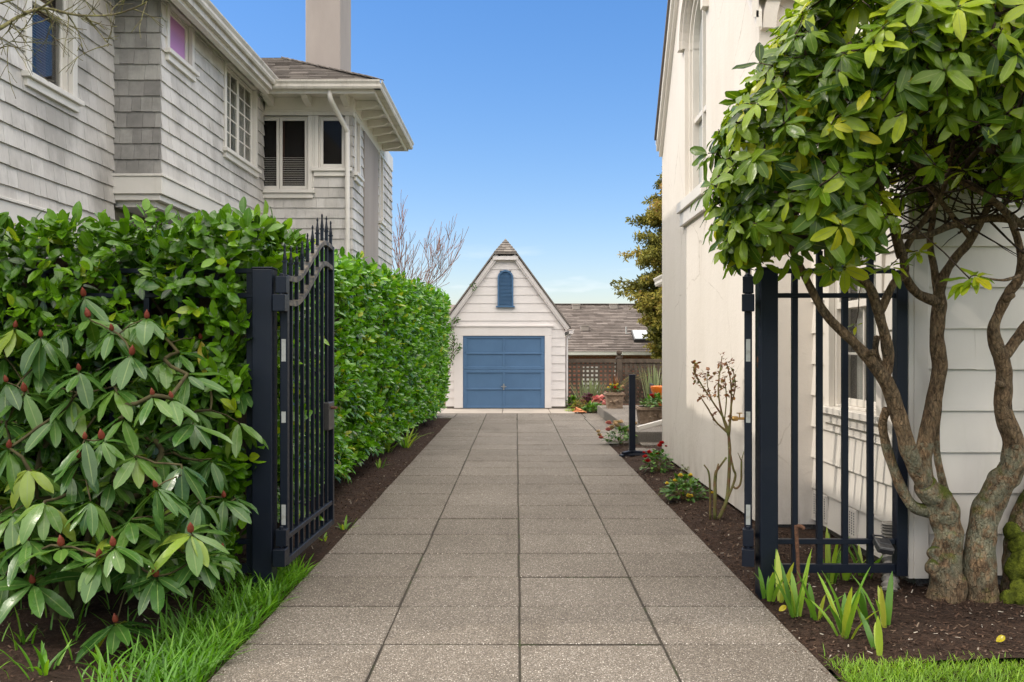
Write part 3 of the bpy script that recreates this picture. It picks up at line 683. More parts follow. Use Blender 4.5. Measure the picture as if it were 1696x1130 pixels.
# rear eave: flat soffit, fascia, brackets, gutter
EX, EY, EZ = -2.22, 14.12, 5.60
ev = MB(); ev.box(-4.6, EX + .02, EY + .03, 18.25, 5.72, 5.75)
ev.box(-3.98, EX + .0, EY, EY + .029, 5.60, 5.765); ev.box(EX - .029, EX, EY + .03, 18.25, 5.60, 5.765); ev.box(-3.98, EX + .03, 18.251, 18.28, 5.60, 5.765)
ev.build('eave_soffit', M['trim'], H1, bevel=.004)
g = MB(); gutter(g, (EX + .1, EY, 5.65), (-3.9, EY, 5.65), (0, -1, 0)); gutter(g, (EX, EY - .1, 5.65), (EX, 18.35, 5.65), (1, 0, 0)); g.build('gutter', M['trim_dirty'], H1)
def bracket(p, d):   # rafter tail: shaped block from wall outwards
    b = MB(); p, d = V(p), V(d); s = d.cross(V((0, 0, 1))) * .05
    poly = [(0, -.02), (.46, -.02), (.46, -.085), (.42, -.10), (.36, -.085), (.30, -.12), (.0, -.17)]
    b.prism([p - s + d * x + V((0, 0, z)) for x, z in poly], s * 2); return b.build('rafter_tail', M['trim'], H1, bevel=.004)
for x in (-4.02, -3.40, -2.78): bracket((x, 14.764, 5.735), (0, -1, 0))
for yy in (15.0, 15.6, 16.2, 16.8, 17.4, 18.0): bracket((XR + .031, yy, 5.735), (1, 0, 0))
# downspout with elbow
dn = MB(); px = -2.83
dn.tube(spline([(px - .10, EY + .0, 5.66), (px - .09, EY + .03, 5.52), (px - .03, EY + .3, 5.36), (px + .06, 14.66, 5.16), (px + .07, 14.70, 4.95), (px + .07, 14.70, 3), (px + .07, 14.70, 0)], 5), [.042] * 31, 10)
dn.build('downspout', M['trim'], H1, smooth=True)
# roofs
rf = MB(); RS = .50
def roofplane(mb, a, b, c, d):  # quad with courses: a-b eave, d-c ridge
    mb.face([a, b, c, d])
rz = 5.79; RX0 = -12.; ridge = 15.95
hz_ = rz + (ridge - EY) * RS; hx = EX - (ridge - EY)
body = MB()
body.face([(RX0, EY - .06, rz), (EX + .06, EY - .06, rz), (hx, ridge, hz_), (RX0, ridge, hz_)]); body.face([(EX + .06, EY - .06, rz), (EX + .06, 18.34, rz), (hx, 18.34 - (ridge - EY), hz_), (hx, ridge, hz_)])
body.face([(EX + .06, 18.34, rz), (RX0, 18.34, rz), (RX0, 18.34 - (ridge - EY), hz_), (hx, 18.34 - (ridge - EY), hz_)]); body.face([(RX0, ridge, hz_), (hx, ridge, hz_), (hx, 18.34 - (ridge - EY), hz_), (RX0, 18.34 - (ridge - EY), hz_)])
body.box(RX0, EX + .05, EY - .05, 18.33, 5.766, rz - .001)
# bay roof behind the gutter and upper roofs
body.face([(-3.82, 9.9, 5.80), (-3.82, 14.6, 5.80), (-4.9, 14.6, 6.12), (-4.9, 9.9, 6.12)])
body.box(-13.2, XW + .42, 4.33, 10.9, 6.16, 6.25)
body.face([(XW + .42, 4.33, 6.251), (XW + .42, 10.9, 6.251), (-8.9, 10.9, 8.9), (-8.9, 6.4, 8.9)]); body.face([(-13.2, 4.33, 6.251), (XW + .42, 4.33, 6.251), (-8.9, 6.4, 8.9)]); body.face([(XW + .42, 10.9, 6.251), (-13.2, 10.9, 6.251), (-8.9, 10.9, 8.9)]); body.face([(-13.2, 10.9, 6.251), (-13.2, 4.33, 6.251), (-8.9, 6.4, 8.9), (-8.9, 10.9, 8.9)])
body.build('roof', M['roof_brown'], H1)
sl_ = math.hypot(1, RS)
rs = MB(); n_ = V((0, -RS, 1)).normalized()
L_ = (ridge - EY + .06) * sl_
shingles(rs, (-5.0, EY - .06, rz), (1, 0, 0), n_, EX + .06 + 5.0, L_, .14, wmin=.18, wmax=.34, thick=.02, vup=(0, 1, RS), lim=lambda z: (0, EX + .06 + 5.0 - z / sl_), gap=.006)
n_ = V((RS, 0, 1)).normalized()
shingles(rs, (EX + .06, EY - .06, rz), (0, 1, 0), n_, 4.28, L_, .14, wmin=.18, wmax=.34, thick=.02, vup=(-1, 0, RS), lim=lambda z: (z / sl_, 4.28 - z / sl_), gap=.006)
p0, p1 = V((EX + .06, EY - .06, rz + .02)), V((hx, ridge, hz_ + .02)); nn = 16
for i in range(nn): rs.bar(p0.lerp(p1, i / nn), p0.lerp(p1, (i + 1.25) / nn) + V((0, 0, .012)), .22, .018, t=rng.random())
rs.build('roof_shingle', M['roof_brown'], H1)
chm = MB(); cx0, cx1, cy0, cy1 = -3.62, -3.02, 15.45, 16.45
chm.box(cx0, cx1, cy0, cy1, 5.8, 8.6); chm.box(cx0 - .05, cx1 + .05, cy0 - .05, cy1 + .05, 8.601, 8.72)
chm.build('chimney', M['chimney'], H1, bevel=.012)
chm = MB(); chm.box(-6.0, -5.2, 10.42, 12.4, 5.6, 9.5); chm.box(-6.05, -5.15, 10.37, 12.45, 9.501, 9.65); chm.build('chimney', M['chimney'], H1, bevel=.012)  # unseen stack, added and sized to throw the tall shade on the stucco
fl = MB(); fl.box(-4.95, -4.83, 15.0, 15.1, 6.2, 6.55); fl.box(-4.98, -4.80, 14.97, 15.13, 6.551, 6.6); fl.build('roof_vent', M['galv'], H1)

# ------------------------------------------------------------------ cream stucco house (right)
H2 = thing('stucco_house', 'cream stucco house with steep gable, arched window and white lap siding behind the tree', 'house', (4, 9, 0))
XS, YN, YF = 2.14, 7.92, 13.20; XI, YC = 2.62, 5.96
GE, GP = 4.80, 10.5; SL = 1.32; eave_y = 13.05
def gable_z(y): return GE + (min(eave_y - y, y - (2 * GP - eave_y))) * SL
# wall facing the driveway, with an arched opening
def arch_pts(yc, z0, zs, r, n=18, x=XS):
    pts = [(yc - r, z0), (yc + r, z0)] + [(yc + r * math.cos(math.pi * i / n), zs + r * 1.02 * math.sin(math.pi * i / n)) for i in range(n + 1)]
    return pts
AWC, AWR, AZ0, AZS = 10.78, .64, 3.45, 5.36
outer = [(YN, .05), (YF, .05), (YF, gable_z(YF) - .1), (GP, gable_z(GP) - .1), (YN, gable_z(YN) - .1)]
hole = arch_pts(AWC, AZ0, AZS, AWR)
st = MB()
allp = [V((XS, a, b)) for a, b in outer] + [V((XS, a, b)) for a, b in hole]
tris = tessellate_polygon([[V((a, b, 0)) for a, b in outer], [V((a, b, 0)) for a, b in hole]])
for t_ in tris: st.face([allp[i] for i in t_])
for i in range(len(hole)):
    a, b = hole[i], hole[(i + 1) % len(hole)]; st.face([(XS, a[0], a[1]), (XS, b[0], b[1]), (XS + .16, b[0], b[1]), (XS + .16, a[0], a[1])])
# front face (towards the street) with rounded bottom corner, back wall, foot return
st.face([(XS, YN, .05), (7.5, YN, .05), (7.5, YN, 4.6), (XS, YN, 4.6)])
st.face([(XS, YF, .05), (7.5, YF, .05), (7.5, YF, 4.7), (XS, YF, 4.7)])
st.face([(XS, YN, .05), (XS, YF, .05), (XS + .08, YF, .05), (XS + .08, YN, .05)])
st.face([(XS, YN, 4.6), (7.5, YN, 4.6), (7.5, YN, 4.7), (XS, YN, 4.7)])
st.build('stucco_wall', M['stucco'], H2)
fd = MB(); fd.box(XS + .05, 7.4, YN + .05, YF - .05, -.1, .06); fd.box(XI + .05, 7.4, YC + .06, YN, -.1, .12); fd.build('foundation', M['step'], H2)
# blind arched niche on the street face: hood moulding and shadowed recess
hd = MB()
def archband(mb, c, r0, r1, z0, n0, n1, u, nrm, a0=0, a1=180, n=20, foot=0.):
    c, u, nrm = V(c), V(u), V(nrm); up = V((0, 0, 1))
    P = lambda r, an, k: c + u * (r * math.cos(R(an))) + up * (r * math.sin(R(an))) + nrm * k
    for i in range(n):
        a, b = a0 + (a1 - a0) * i / n, a0 + (a1 - a0) * (i + 1) / n
        mb.hexa([P(r0, a, n0), P(r1, a, n0), P(r1, a, n1), P(r0, a, n1), P(r0, b, n0), P(r1, b, n0), P(r1, b, n1), P(r0, b, n1)])
archband(hd, (XS + .87, YN, 4.40), .74, .86, 0, -.01, .07, (1, 0, 0), (0, -1, 0))
hd.build('arch_hood', M['stucco'], H2)
hd = MB()
archband(hd, (XS, AWC, AZS + .04), AWR + .03, AWR + .15, 0, -.01, .07, (0, 1, 0), (-1, 0, 0))
archband(hd, (XS, AWC, AZS + .04), AWR - .005, AWR + .03, 0, -.01, .035, (0, 1, 0), (-1, 0, 0))
hd.build('arch_hood', M['stucco'], H2)
# arched window
aw = MB()
def ybox(mb, y0, y1, x0, x1, z0, z1): mb.box(x0, x1, y0, y1, z0, z1)
for sgn in (-1, 1):
    a, b = sorted((AWC + sgn * AWR, AWC + sgn * (AWR - .06))); ybox(aw, a, b, XS + .05, XS + .16, AZ0, AZS)
    a, b = sorted((AWC + sgn * (AWR - .061), AWC + sgn * (AWR - .12))); ybox(aw, a, b, XS + .08, XS + .16, AZ0, AZS)
ybox(aw, AWC - .02, AWC + .02, XS + .09, XS + .16, AZ0, AZS + .55)
ybox(aw, AWC - AWR + .1, AWC + AWR - .1, XS + .1, XS + .15, AZ0, AZ0 + .07); ybox(aw, AWC - AWR + .1, AWC + AWR - .1, XS + .1, XS + .15, 4.42, 4.48)
archband(aw, (XS + .105, AWC, AZS), AWR - .07, AWR - .001, 0, -.055, .055, (0, 1, 0), (-1, 0, 0)); archband(aw, (XS + .12, AWC, AZS), AWR - .13, AWR - .071, 0, -.04, .04, (0, 1, 0), (-1, 0, 0))
aw = aw.build('window', M['siding'], H2); aw['label'] = 'tall arched window'
p = MB(); ring = arch_pts(AWC, AZ0 + .01, AZS, AWR - .05, x=0); p.prism([V((XS + .155, a, b)) for a, b in ring], (.01, 0, 0)); p.build('pane', M['net'], aw)
s_ = MB(); s_.box(XS - .085, XS + .1, AWC - AWR - .10, AWC + AWR + .12, AZ0 - .13, AZ0 - .001); s_.box(XS - .05, XS + .0, AWC - AWR - .06, AWC + AWR + .08, AZ0 - .30, AZ0 - .131); s_.build('sill', M['siding'], aw, bevel=.006)
# roof with bargeboards
rb = MB()
def rake(x0, x1, off, th, mb, m=0):
    for sg in (1, -1):
        ye = GP + sg * (eave_y - GP + .12); ze = GE - .12 * SL
        A = V((x0, ye, ze + off)); B = V((x0, GP, gable_z(GP) + off)); up = V((0, 0, th)); ex = V((x1 - x0, 0, 0))
        mb.hexa([A, A + ex, B + ex, B, A + up, A + ex + up, B + ex + up, B + up], m) if sg > 0 else mb.hexa([B, B + ex, A + ex, A, B + up, B + ex + up, A + ex + up, A + up], m)
rake(2.05, 2.11, -.16, .159, rb); rake(2.09, 2.139, -.24, .139, rb)
rb.build('bargeboard', M['siding'], H2)
rb = MB(); rake(2.02, 9, 0, .05, rb); rb.build('roof', M['roof_grey'], H2)
gt = MB(); gutter(gt, (2.05, eave_y + .07, GE - .22), (8, eave_y + .07, GE - .22), (0, 1, 0)); gt.build('gutter', M['siding'], H2)
# siding wing near the street
sd = MB(); EXP = .272
wn = (6.96, 1.12, .98, 1.42)
sdc = MB(); sdc.box(XI + .16, 7.4, YC + .06, YN - .02, .1, 5.4); sdc.box(XI + .03, 7.4, YC + .02, YC + .059, .1, 5.4); sdc.box(XI + .01, XI + .02, YC + .05, wn[0] - .5, .1, 5.4); sdc.box(XI + .01, XI + .02, wn[0] + .5, YN, .1, 5.4)
sdc.box(XI + .01, XI + .02, YC + .05, YN, .1, 1.0); sdc.box(XI + .01, XI + .02, YC + .05, YN, 2.66, 5.4)
sdc.build('wall', M['siding'], H2)
shingles(sd, (XI, YN, .10), (0, -1, 0), (-1, 0, 0), YN - YC - .10, 5.3, EXP, [(YN - wn[0] - wn[2] / 2 - .07, YN - wn[0] + wn[2] / 2 + .07, wn[1] - .19, wn[1] + wn[3] + .0)], wmin=.45, wmax=1.1, thick=.022, gap=.002, tr=(0, .3))
shingles(sd, (XI + .09, YC, .10), (1, 0, 0), (0, -1, 0), 4.7, 5.3, EXP, wmin=.8, wmax=2.0, thick=.022, gap=.002, tr=(0, .3))
sd.build('lap_siding', M['siding'], H2)
cbd = MB(); cbd.box(XI - .035, XI + .0, YC - .032, YC + .10, .08, 5.4); cbd.box(XI + .001, XI + .10, YC - .032, YC + .0, .08, 5.4); cbd.box(XI - .05, 7.4, YC - .3, YN, 5.401, 5.5); cbd.build('corner_board', M['siding'], H2, bevel=.004)
window(H2, (XI, wn[0], wn[1]), (0, -1, 0), (-1, 0, 0), wn[2], wn[3], .10, 'double', (2, 2), 'siding', curtain=[(-.3, .3, 'net')], split=.58)['label'] = 'white double hung window'
def vent(y0, y1, z0, z1):
    v = MB(); x = XI - .03
    v.box(x, x + .02, y0, y1, z0, z1)
    for i in range(9):
        for j in range(7):
            yy = y0 + .02 + (y1 - y0 - .04) * (j + .5) / 7; zz = z0 + .02 + (z1 - z0 - .04) * (i + .5) / 9
            v.box(x - .002, x + .0005, yy - .006, yy + .006, zz - .006, zz + .006, 1)
    v.build('foundation_vent', [M['siding'], M['black']], H2)
vent(7.52, 7.86, .14, .36); vent(6.86, 7.2, .14, .36)
# low rear wing behind, only its eave and gutter show past the corner
rw = MB(); rw.box(2.6, 7.4, 13.3, 14.5, .2, 2.75); rw.build('rear_wall', M['siding'], H2)
rw = MB(); gutter(rw, (2.36, 13.35, 2.60), (2.36, 14.6, 2.60), (-1, 0, 0)); rw.box(2.36, 2.6, 13.35, 14.6, 2.70, 2.76); rw.build('gutter', M['siding'], H2)
rw = MB(); rw.hexa([(2.36, 13.3, 2.761), (2.36, 14.6, 2.761), (7.4, 14.6, 4.5), (7.4, 13.3, 4.5), (2.36, 13.3, 2.80), (2.36, 14.6, 2.80), (7.4, 14.6, 4.55), (7.4, 13.3, 4.55)]); rw.build('roof', M['roof_grey'], H2)

# ------------------------------------------------------------------ garage at the end of the drive
GY = 23.84
G = thing('garage', 'white clapboard garage with steep gable and blue door at the driveway end', 'garage', (-.285, GY, 0))
gx0, gx1, gcx, ze, zp, gs = -1.87, 1.30, -.285, 2.14, 4.46, 1.357
b = MB(); b.box(gx0 + .02, gx1 - .02, GY + .04, GY + 6, .05, 2.2)
b.prism([(gx0 + .02, GY + .04, 2.2), (gx1 - .02, GY + .04, 2.2), (gcx + .25, GY + .04, 4.0), (gcx - .25, GY + .04, 4.0)], (0, 5.9, 0)); b.build('wall', M['garage'], G)
lap = MB(); gl = lambda z: (0, gx1 - gx0) if z < 2.0 else ((z - 2.0) / gs * .98, gx1 - gx0 - (z - 2.0) / gs * .98)
shingles(lap, (gx0, GY, .06), (1, 0, 0), (0, -1, 0), gx1 - gx0, 4.0, .227, [(-1.63 - gx0, .92 - gx0, -.1, 2.13), (gcx - .19 - gx0, gcx + .19 - gx0, 2.68, 3.45), (gcx - .15 - gx0, gcx + .15 - gx0, 3.45, 3.60)], wmin=2.2, wmax=3.6, thick=.017, lim=gl, tr=(0, .25), gap=.002)
lap.build('clapboard', M['garage'], G)
t_ = MB()
t_.box(-1.645, -1.412, GY - .045, GY + .03, 0.02, 1.93); t_.box(.758, .935, GY - .045, GY + .03, .02, 1.93); t_.box(-1.645, .935, GY - .045, GY + .03, 1.931, 2.17); t_.box(-1.70, .99, GY - .075, GY + .03, 2.171, 2.21); t_.build('door_casing', M['garage'], G, bevel=.004); t_ = MB()
for sg in (-1, 1):
    A = V((gcx + sg * 1.70, 0, ze)); B = V((gcx + sg * .26, 0, ze + 1.44 * gs))
    for y0, y1, d0, d1 in ((GY - .13, GY - .10, 0, .085), (GY - .099, GY - .02, .03, .125)):
        nrm = V((-sg * gs, 0, -1)).normalized()
        p = [A + nrm * d0, B + nrm * d0, B + nrm * d1, A + nrm * d1]; p = [V((q.x, y0, q.z)) for q in p]
        t_.prism(p, (0, y1 - y0, 0))
t_.build('trim_board', M['garage'], G, bevel=.004); t_ = MB()
t_.box(gcx - .34, gcx + .34, GY - .15, GY - .02, 3.93, 4.03)
t_.build('trim_board', M['garage'], G, bevel=.004)
gd = MB(); dx0, dx1, dz1 = -1.410, .756, 1.925
gd.box(dx0, dx1, GY + .0, GY + .03, .015, dz1)
def rail(x0, x1, z0, z1): gd.box(x0, x1, GY - .022, GY - .0005, z0, z1)
for z0, z1 in ((.015, .07), (.50, .545), (.95, 1.03), (1.035, 1.12), (1.44, 1.485), (1.86, dz1)): rail(dx0, dx1, z0, z1)
for x0, x1 in ((dx0, dx0 + .10), (-.355, -.305), (dx1 - .10, dx1)):
    for z0, z1 in ((.0705, .4995), (.5455, .9495), (1.1205, 1.4395), (1.4855, 1.8595)): rail(x0, x1, z0, z1)
door = gd.build('door', M['blue'], G, bevel=.005)
h = MB(); h.lathe([(.0, 0), (.035, 0), (.035, .01), (.012, .014), (.012, .05), (.0, .052)], (-.33, GY - .022, .585), 12, axis=(0, -1, 0)); h.box(-.40, -.26, GY - .06, GY - .045, .575, .595); h.box(-.345, -.315, GY - .044, GY - .022, .50, .66); h.build('handle', M['steel'], door)
sv = MB(); vx, vw, vz0, vzs = gcx, .21, 2.72, 3.46
for sg in (-1, 1): sv.box(min(vx + sg * vw, vx + sg * (vw - .045)), max(vx + sg * vw, vx + sg * (vw - .045)), GY - .07, GY + .02, vz0, vzs)
archband(sv, (vx, GY, vzs), vw - .045, vw, 0, -.02, .07, (1, 0, 0), (0, -1, 0)); sv.box(vx - .25, vx + .25, GY - .09, GY + .01, vz0 - .04, vz0 - .001)
z = vz0 + .01
while z < vzs + vw - .06:
    hw = vw - .047 if z < vzs else math.sqrt(max(.0004, (vw - .047) ** 2 - (z - vzs) ** 2))
    sv.hexa([(vx - hw, GY - .055, z), (vx + hw, GY - .055, z), (vx + hw, GY - .045, z), (vx - hw, GY - .045, z), (vx - hw, GY - .02, z + .04), (vx + hw, GY - .02, z + .04), (vx + hw, GY - .01, z + .04), (vx - hw, GY - .01, z + .04)], 0, rng.random()); z += .036
sv.prism([V((vx + a, GY - .012, b)) for a, b in [(-vw + .04, vz0), (vw - .04, vz0), (vw - .04, vzs)] + [((vw - .04) * math.cos(math.pi * i / 10), vzs + (vw - .04) * math.sin(math.pi * i / 10)) for i in range(1, 11)]], (0, .01, 0))
sv.build('louvred_vent', M['blue_dark'], G)
rf = MB()
zc = ze + 1.42 * gs
for sg in (-1, 1):
    e = V((gcx + sg * 1.73, GY - .19, ze - .02)); q = V((gcx + sg * .30, GY - .19, zc + .01)); pk = V((gcx, GY + .22, zp + .02)); pb = V((gcx, GY + 6.1, zp + .02)); eb = V((gcx + sg * 1.73, GY + 6.1, ze - .02)); up = V((0, 0, .055))
    rf.face([e + up, q + up, pk + up, pb + up, eb + up]); rf.face([e, q, q + up, e + up]); rf.face([eb, e, e + up, eb + up]); rf.face([e, eb, pb, pk, q])
a, c, pk = V((gcx - .30, GY - .19, zc + .01)), V((gcx + .30, GY - .19, zc + .01)), V((gcx, GY + .22, zp + .02)); up = V((0, 0, .055))
rf.face([a + up, c + up, pk + up]); rf.face([a, c, c + up, a + up])
rf.build('roof', M['roof_brown'], G)
rfs = MB(); hl = math.hypot(.41, zp - zc); uy = V((0, .41, zp - zc)).normalized(); nn_ = V((0, -(zp - zc), .41)).normalized()
shingles(rfs, a + up, (1, 0, 0), nn_, .60, hl, .10, wmin=.12, wmax=.22, thick=.02, vup=uy, lim=lambda z: (z / hl * .3, .6 - z / hl * .3), gap=.004); rfs.build('roof_shingle', M['roof_brown'], G)
gt = MB(); gutter(gt, (gcx + 1.68, GY - .1, ze - .16), (gcx + 1.68, GY + 6, ze - .16), (1, 0, 0)); gt.tube(spline([(gcx + 1.72, GY + .1, ze - .17), (gcx + 1.68, GY + .1, ze - .28), (gx1 + .05, GY + .1, ze - .36), (gx1 + .05, GY + .1, .1)], 5), [.03] * 16, 8); gt.build('gutter', M['garage'], G)
fo = MB(); fo.box(gx0 + .03, gx1 - .03, GY + .02, GY + 5.9, -.1, .058); fo.build('foundation', M['step'], G)

# ------------------------------------------------------------------ brick house beyond the fence
BH = thing('brick_house', 'low red brick house with grey shingle roof and skylight beyond the lattice fence', 'house', (2.5, 36, -1.5))
b = MB(); b.box(-4, 8.2, 34.4, 43.6, -1.7, 1.40); b.build('wall', M['brick'], BH)
RY0, RZ0, RY1, RZ1 = 34.0, 1.48, 38.6, 3.47; bx0, bx1 = -4.6, 8.6; rx1 = 6.1
rf = MB(); rf.face([(bx0, RY0, RZ0), (bx1, RY0, RZ0), (rx1, RY1, RZ1), (bx0, RY1, RZ1)]); rf.face([(bx1, RY0, RZ0), (bx1, 43.4, RZ0), (rx1, RY1 + .4, RZ1), (rx1, RY1, RZ1)]); rf.face([(bx0, RY1, RZ1), (rx1, RY1, RZ1), (rx1, RY1 + .4, RZ1), (bx1, 43.4, RZ0), (bx0, 43.4, RZ0)])
rf.box(bx0, bx1, RY0, 43.4, RZ0 - .06, RZ0 - .004); rf.build('roof', M['roof_grey'], BH)
rs = MB(); k_ = (RZ1 - RZ0) / (RY1 - RY0); ll = math.hypot(RY1 - RY0, RZ1 - RZ0)
shingles(rs, (.5, RY0, RZ0), (1, 0, 0), V((0, -k_, 1)), bx1 - .5, ll, .16, wmin=.22, wmax=.5, thick=.03, vup=(0, 1, k_), lim=lambda z: (0, bx1 - .5 - z / ll * (bx1 - rx1)), gap=.008)
rs.bar((.5, RY1, RZ1 + .03), (rx1, RY1, RZ1 + .03), .25, .03); rs.build('roof_shingle', M['roof_grey'], BH)
gt = MB(); gutter(gt, (bx0, RY0, RZ0 - .14), (bx1, RY0, RZ0 - .14), (0, -1, 0)); gt.build('gutter', M['trim'], BH)
gt = MB(); gt.tube(spline([(3.88, RY0 - .05, RZ0 - .14), (3.88, RY0 - .05, RZ0 - .3), (3.8, RY0 + .3, RZ0 - .5), (3.8, RY0 + .33, -1.2)], 5), [.05] * 16, 8); gt.build('downspout', M['trim'], BH)
def onroof(px, py):
    for i in range(200):
        y = RY0 + (RY1 - RY0) * i / 200; p = at(px, py, y)
        if p.z <= RZ0 + (y - RY0) * k_: return p
    return p
for px, py in ((954, 509), (1016, 508), (968, 544)):
    p = onroof(px, py + 3); v = MB(); v.box(p.x - .16, p.x + .16, p.y - .15, p.y + .15, p.z - .03, p.z + .17); v.box(p.x - .19, p.x + .19, p.y - .18, p.y + .18, p.z + .171, p.z + .2); v.build('roof_vent', M['vent_brown'], BH, bevel=.01)
p = onroof(1037, 553); v = MB(); v.tube([p, p + V((0, 0, .28))], [.03, .03], 8); v.box(p.x - .03, p.x + .12, p.y - .1, p.y + .1, p.z - .01, p.z + .03); v.build('vent_pipe', M['galv'], BH)
p = onroof(1062, 568); v = MB(); u2 = V((0, 1, k_)).normalized(); n2 = V((0, -k_, 1)).normalized()
A = p + V((-.28, 0, 0)); v.hexa([A, A + V((.62, 0, 0)), A + V((.62, 0, 0)) + u2 * .95, A + u2 * .95, A + n2 * .14, A + V((.62, 0, 0)) + n2 * .14, A + V((.62, 0, 0)) + u2 * .95 + n2 * .14, A + u2 * .95 + n2 * .14]); sk = v.build('skylight', M['black'], BH)
A2 = A + n2 * .142 + V((.04, 0, 0)) + u2 * .04; v = MB(); v.hexa([A2, A2 + V((.54, 0, 0)), A2 + V((.54, 0, 0)) + u2 * .87, A2 + u2 * .87, A2 + n2 * .02, A2 + V((.54, 0, 0)) + n2 * .02, A2 + V((.54, 0, 0)) + u2 * .87 + n2 * .02, A2 + u2 * .87 + n2 * .02]); v.build('pane', M['sky_glass'], sk)
wv = MB(); wv.box(2.55, 3.15, 34.36, 34.39, 1.05, 1.16); wv.box(2.55, 3.15, 34.36, 34.39, -.2, .9); wv.build('window', M['trim'], BH)

# ------------------------------------------------------------------ lattice fence
FN = thing('lattice_fence', 'brown wooden lattice fence beside the garage with a ball topped post', 'fence', (3.5, 25, 0))
FY = 25.0
def post(x, h):
    m = MB(); m.box(x - .07, x + .07, FY - .07, FY + .07, -.1, h); m.box(x - .09, x + .09, FY - .09, FY + .09, h + .001, h + .04); m.lathe([(.03, 0), (.03, .03), (.07, .07), (.08, .11), (.065, .16), (.0, .19)], (x, FY, h + .04), 12); m.build('post', M['fence'], FN)
for x in (1.36, 2.86, 4.66, 6.4): post(x, 1.33)
def panel(x0, x1, nx, w):
    m = MB(); m.box(x0, x1, FY - .045, FY + .045, 1.20, 1.30); m.box(x0, x1, FY - .04, FY + .04, .06, .15)
    k = int((x1 - x0) / .122)
    for i in range(k + 1): x = x0 + (x1 - x0) * i / k; m.box(x - w / 2, x + w / 2, FY - .012, FY - .001, .151, 1.199)
    for i in range(9): z = .15 + 1.05 * (i + .5) / 9; m.box(x0, x1, FY, FY + .011, z - w / 2, z + w / 2)
    m.build('lattice_panel', M['fence'], FN)
panel(1.431, 2.789, 0, .060); panel(2.931, 4.589, 0, .082); panel(4.731, 6.3, 0, .082)
# ------------------------------------------------------------------ iron gates
GD = 5.85; GK = GD / 6.39
kz = lambda z: CH + (z - CH) * GK
def gate_post(x0, x1, label):
    t = thing('gate_post', label, 'gate post', ((x0 + x1) / 2, GD + .07, 0), 'black steel posts of the driveway gate')
    b = MB(); b.box(x0, x1, GD, GD + .135, -.1, 2.117); b.box(x0 - .003, x1 + .003, GD - .003, GD + .138, 2.1175, 2.13)
    b.build('shaft', M['gate'], t, bevel=.008, seg=2); return t
gate_post(-1.72, -1.588, 'square black gate post in front of the laurel hedge')
pr = gate_post(1.588, 1.705, 'square black gate post with a rust spot beside the stucco wall')
rs_ = MB(); rs_.lathe([(.0, 0), (.022, .0004), (.018, .0012), (.0, .0016)], (1.5875, GD + .07, 1.525), 10, axis=(-1, 0, 0)); rs_.lathe([(.0, 0), (.012, .0004), (.010, .0012), (.0, .0016)], (1.5875, GD + .074, 1.485), 10, axis=(-1, 0, 0)); rs_.build('rust_stain', M['rust'], pr)
def spear(mb, p, h=.2, w=.022):
    p = V(p); mb.box(p.x - w / 2, p.x + w / 2, p.y - w / 2, p.y + w / 2, p.z, p.z + h * .42)
    mb.box(p.x - w * .75, p.x + w * .75, p.y - w * .75, p.y + w * .75, p.z + h * .42, p.z + h * .47)
    mb.lathe([(.012, 0), (.0135, .02), (.009, .05), (.0055, .085), (.008, .09), (.008, .1), (.003, .115)], (p.x, p.y, p.z + h * .47), 8)
def smooth(t): t = min(1, max(0, t)); return t * t * (3 - 2 * t)
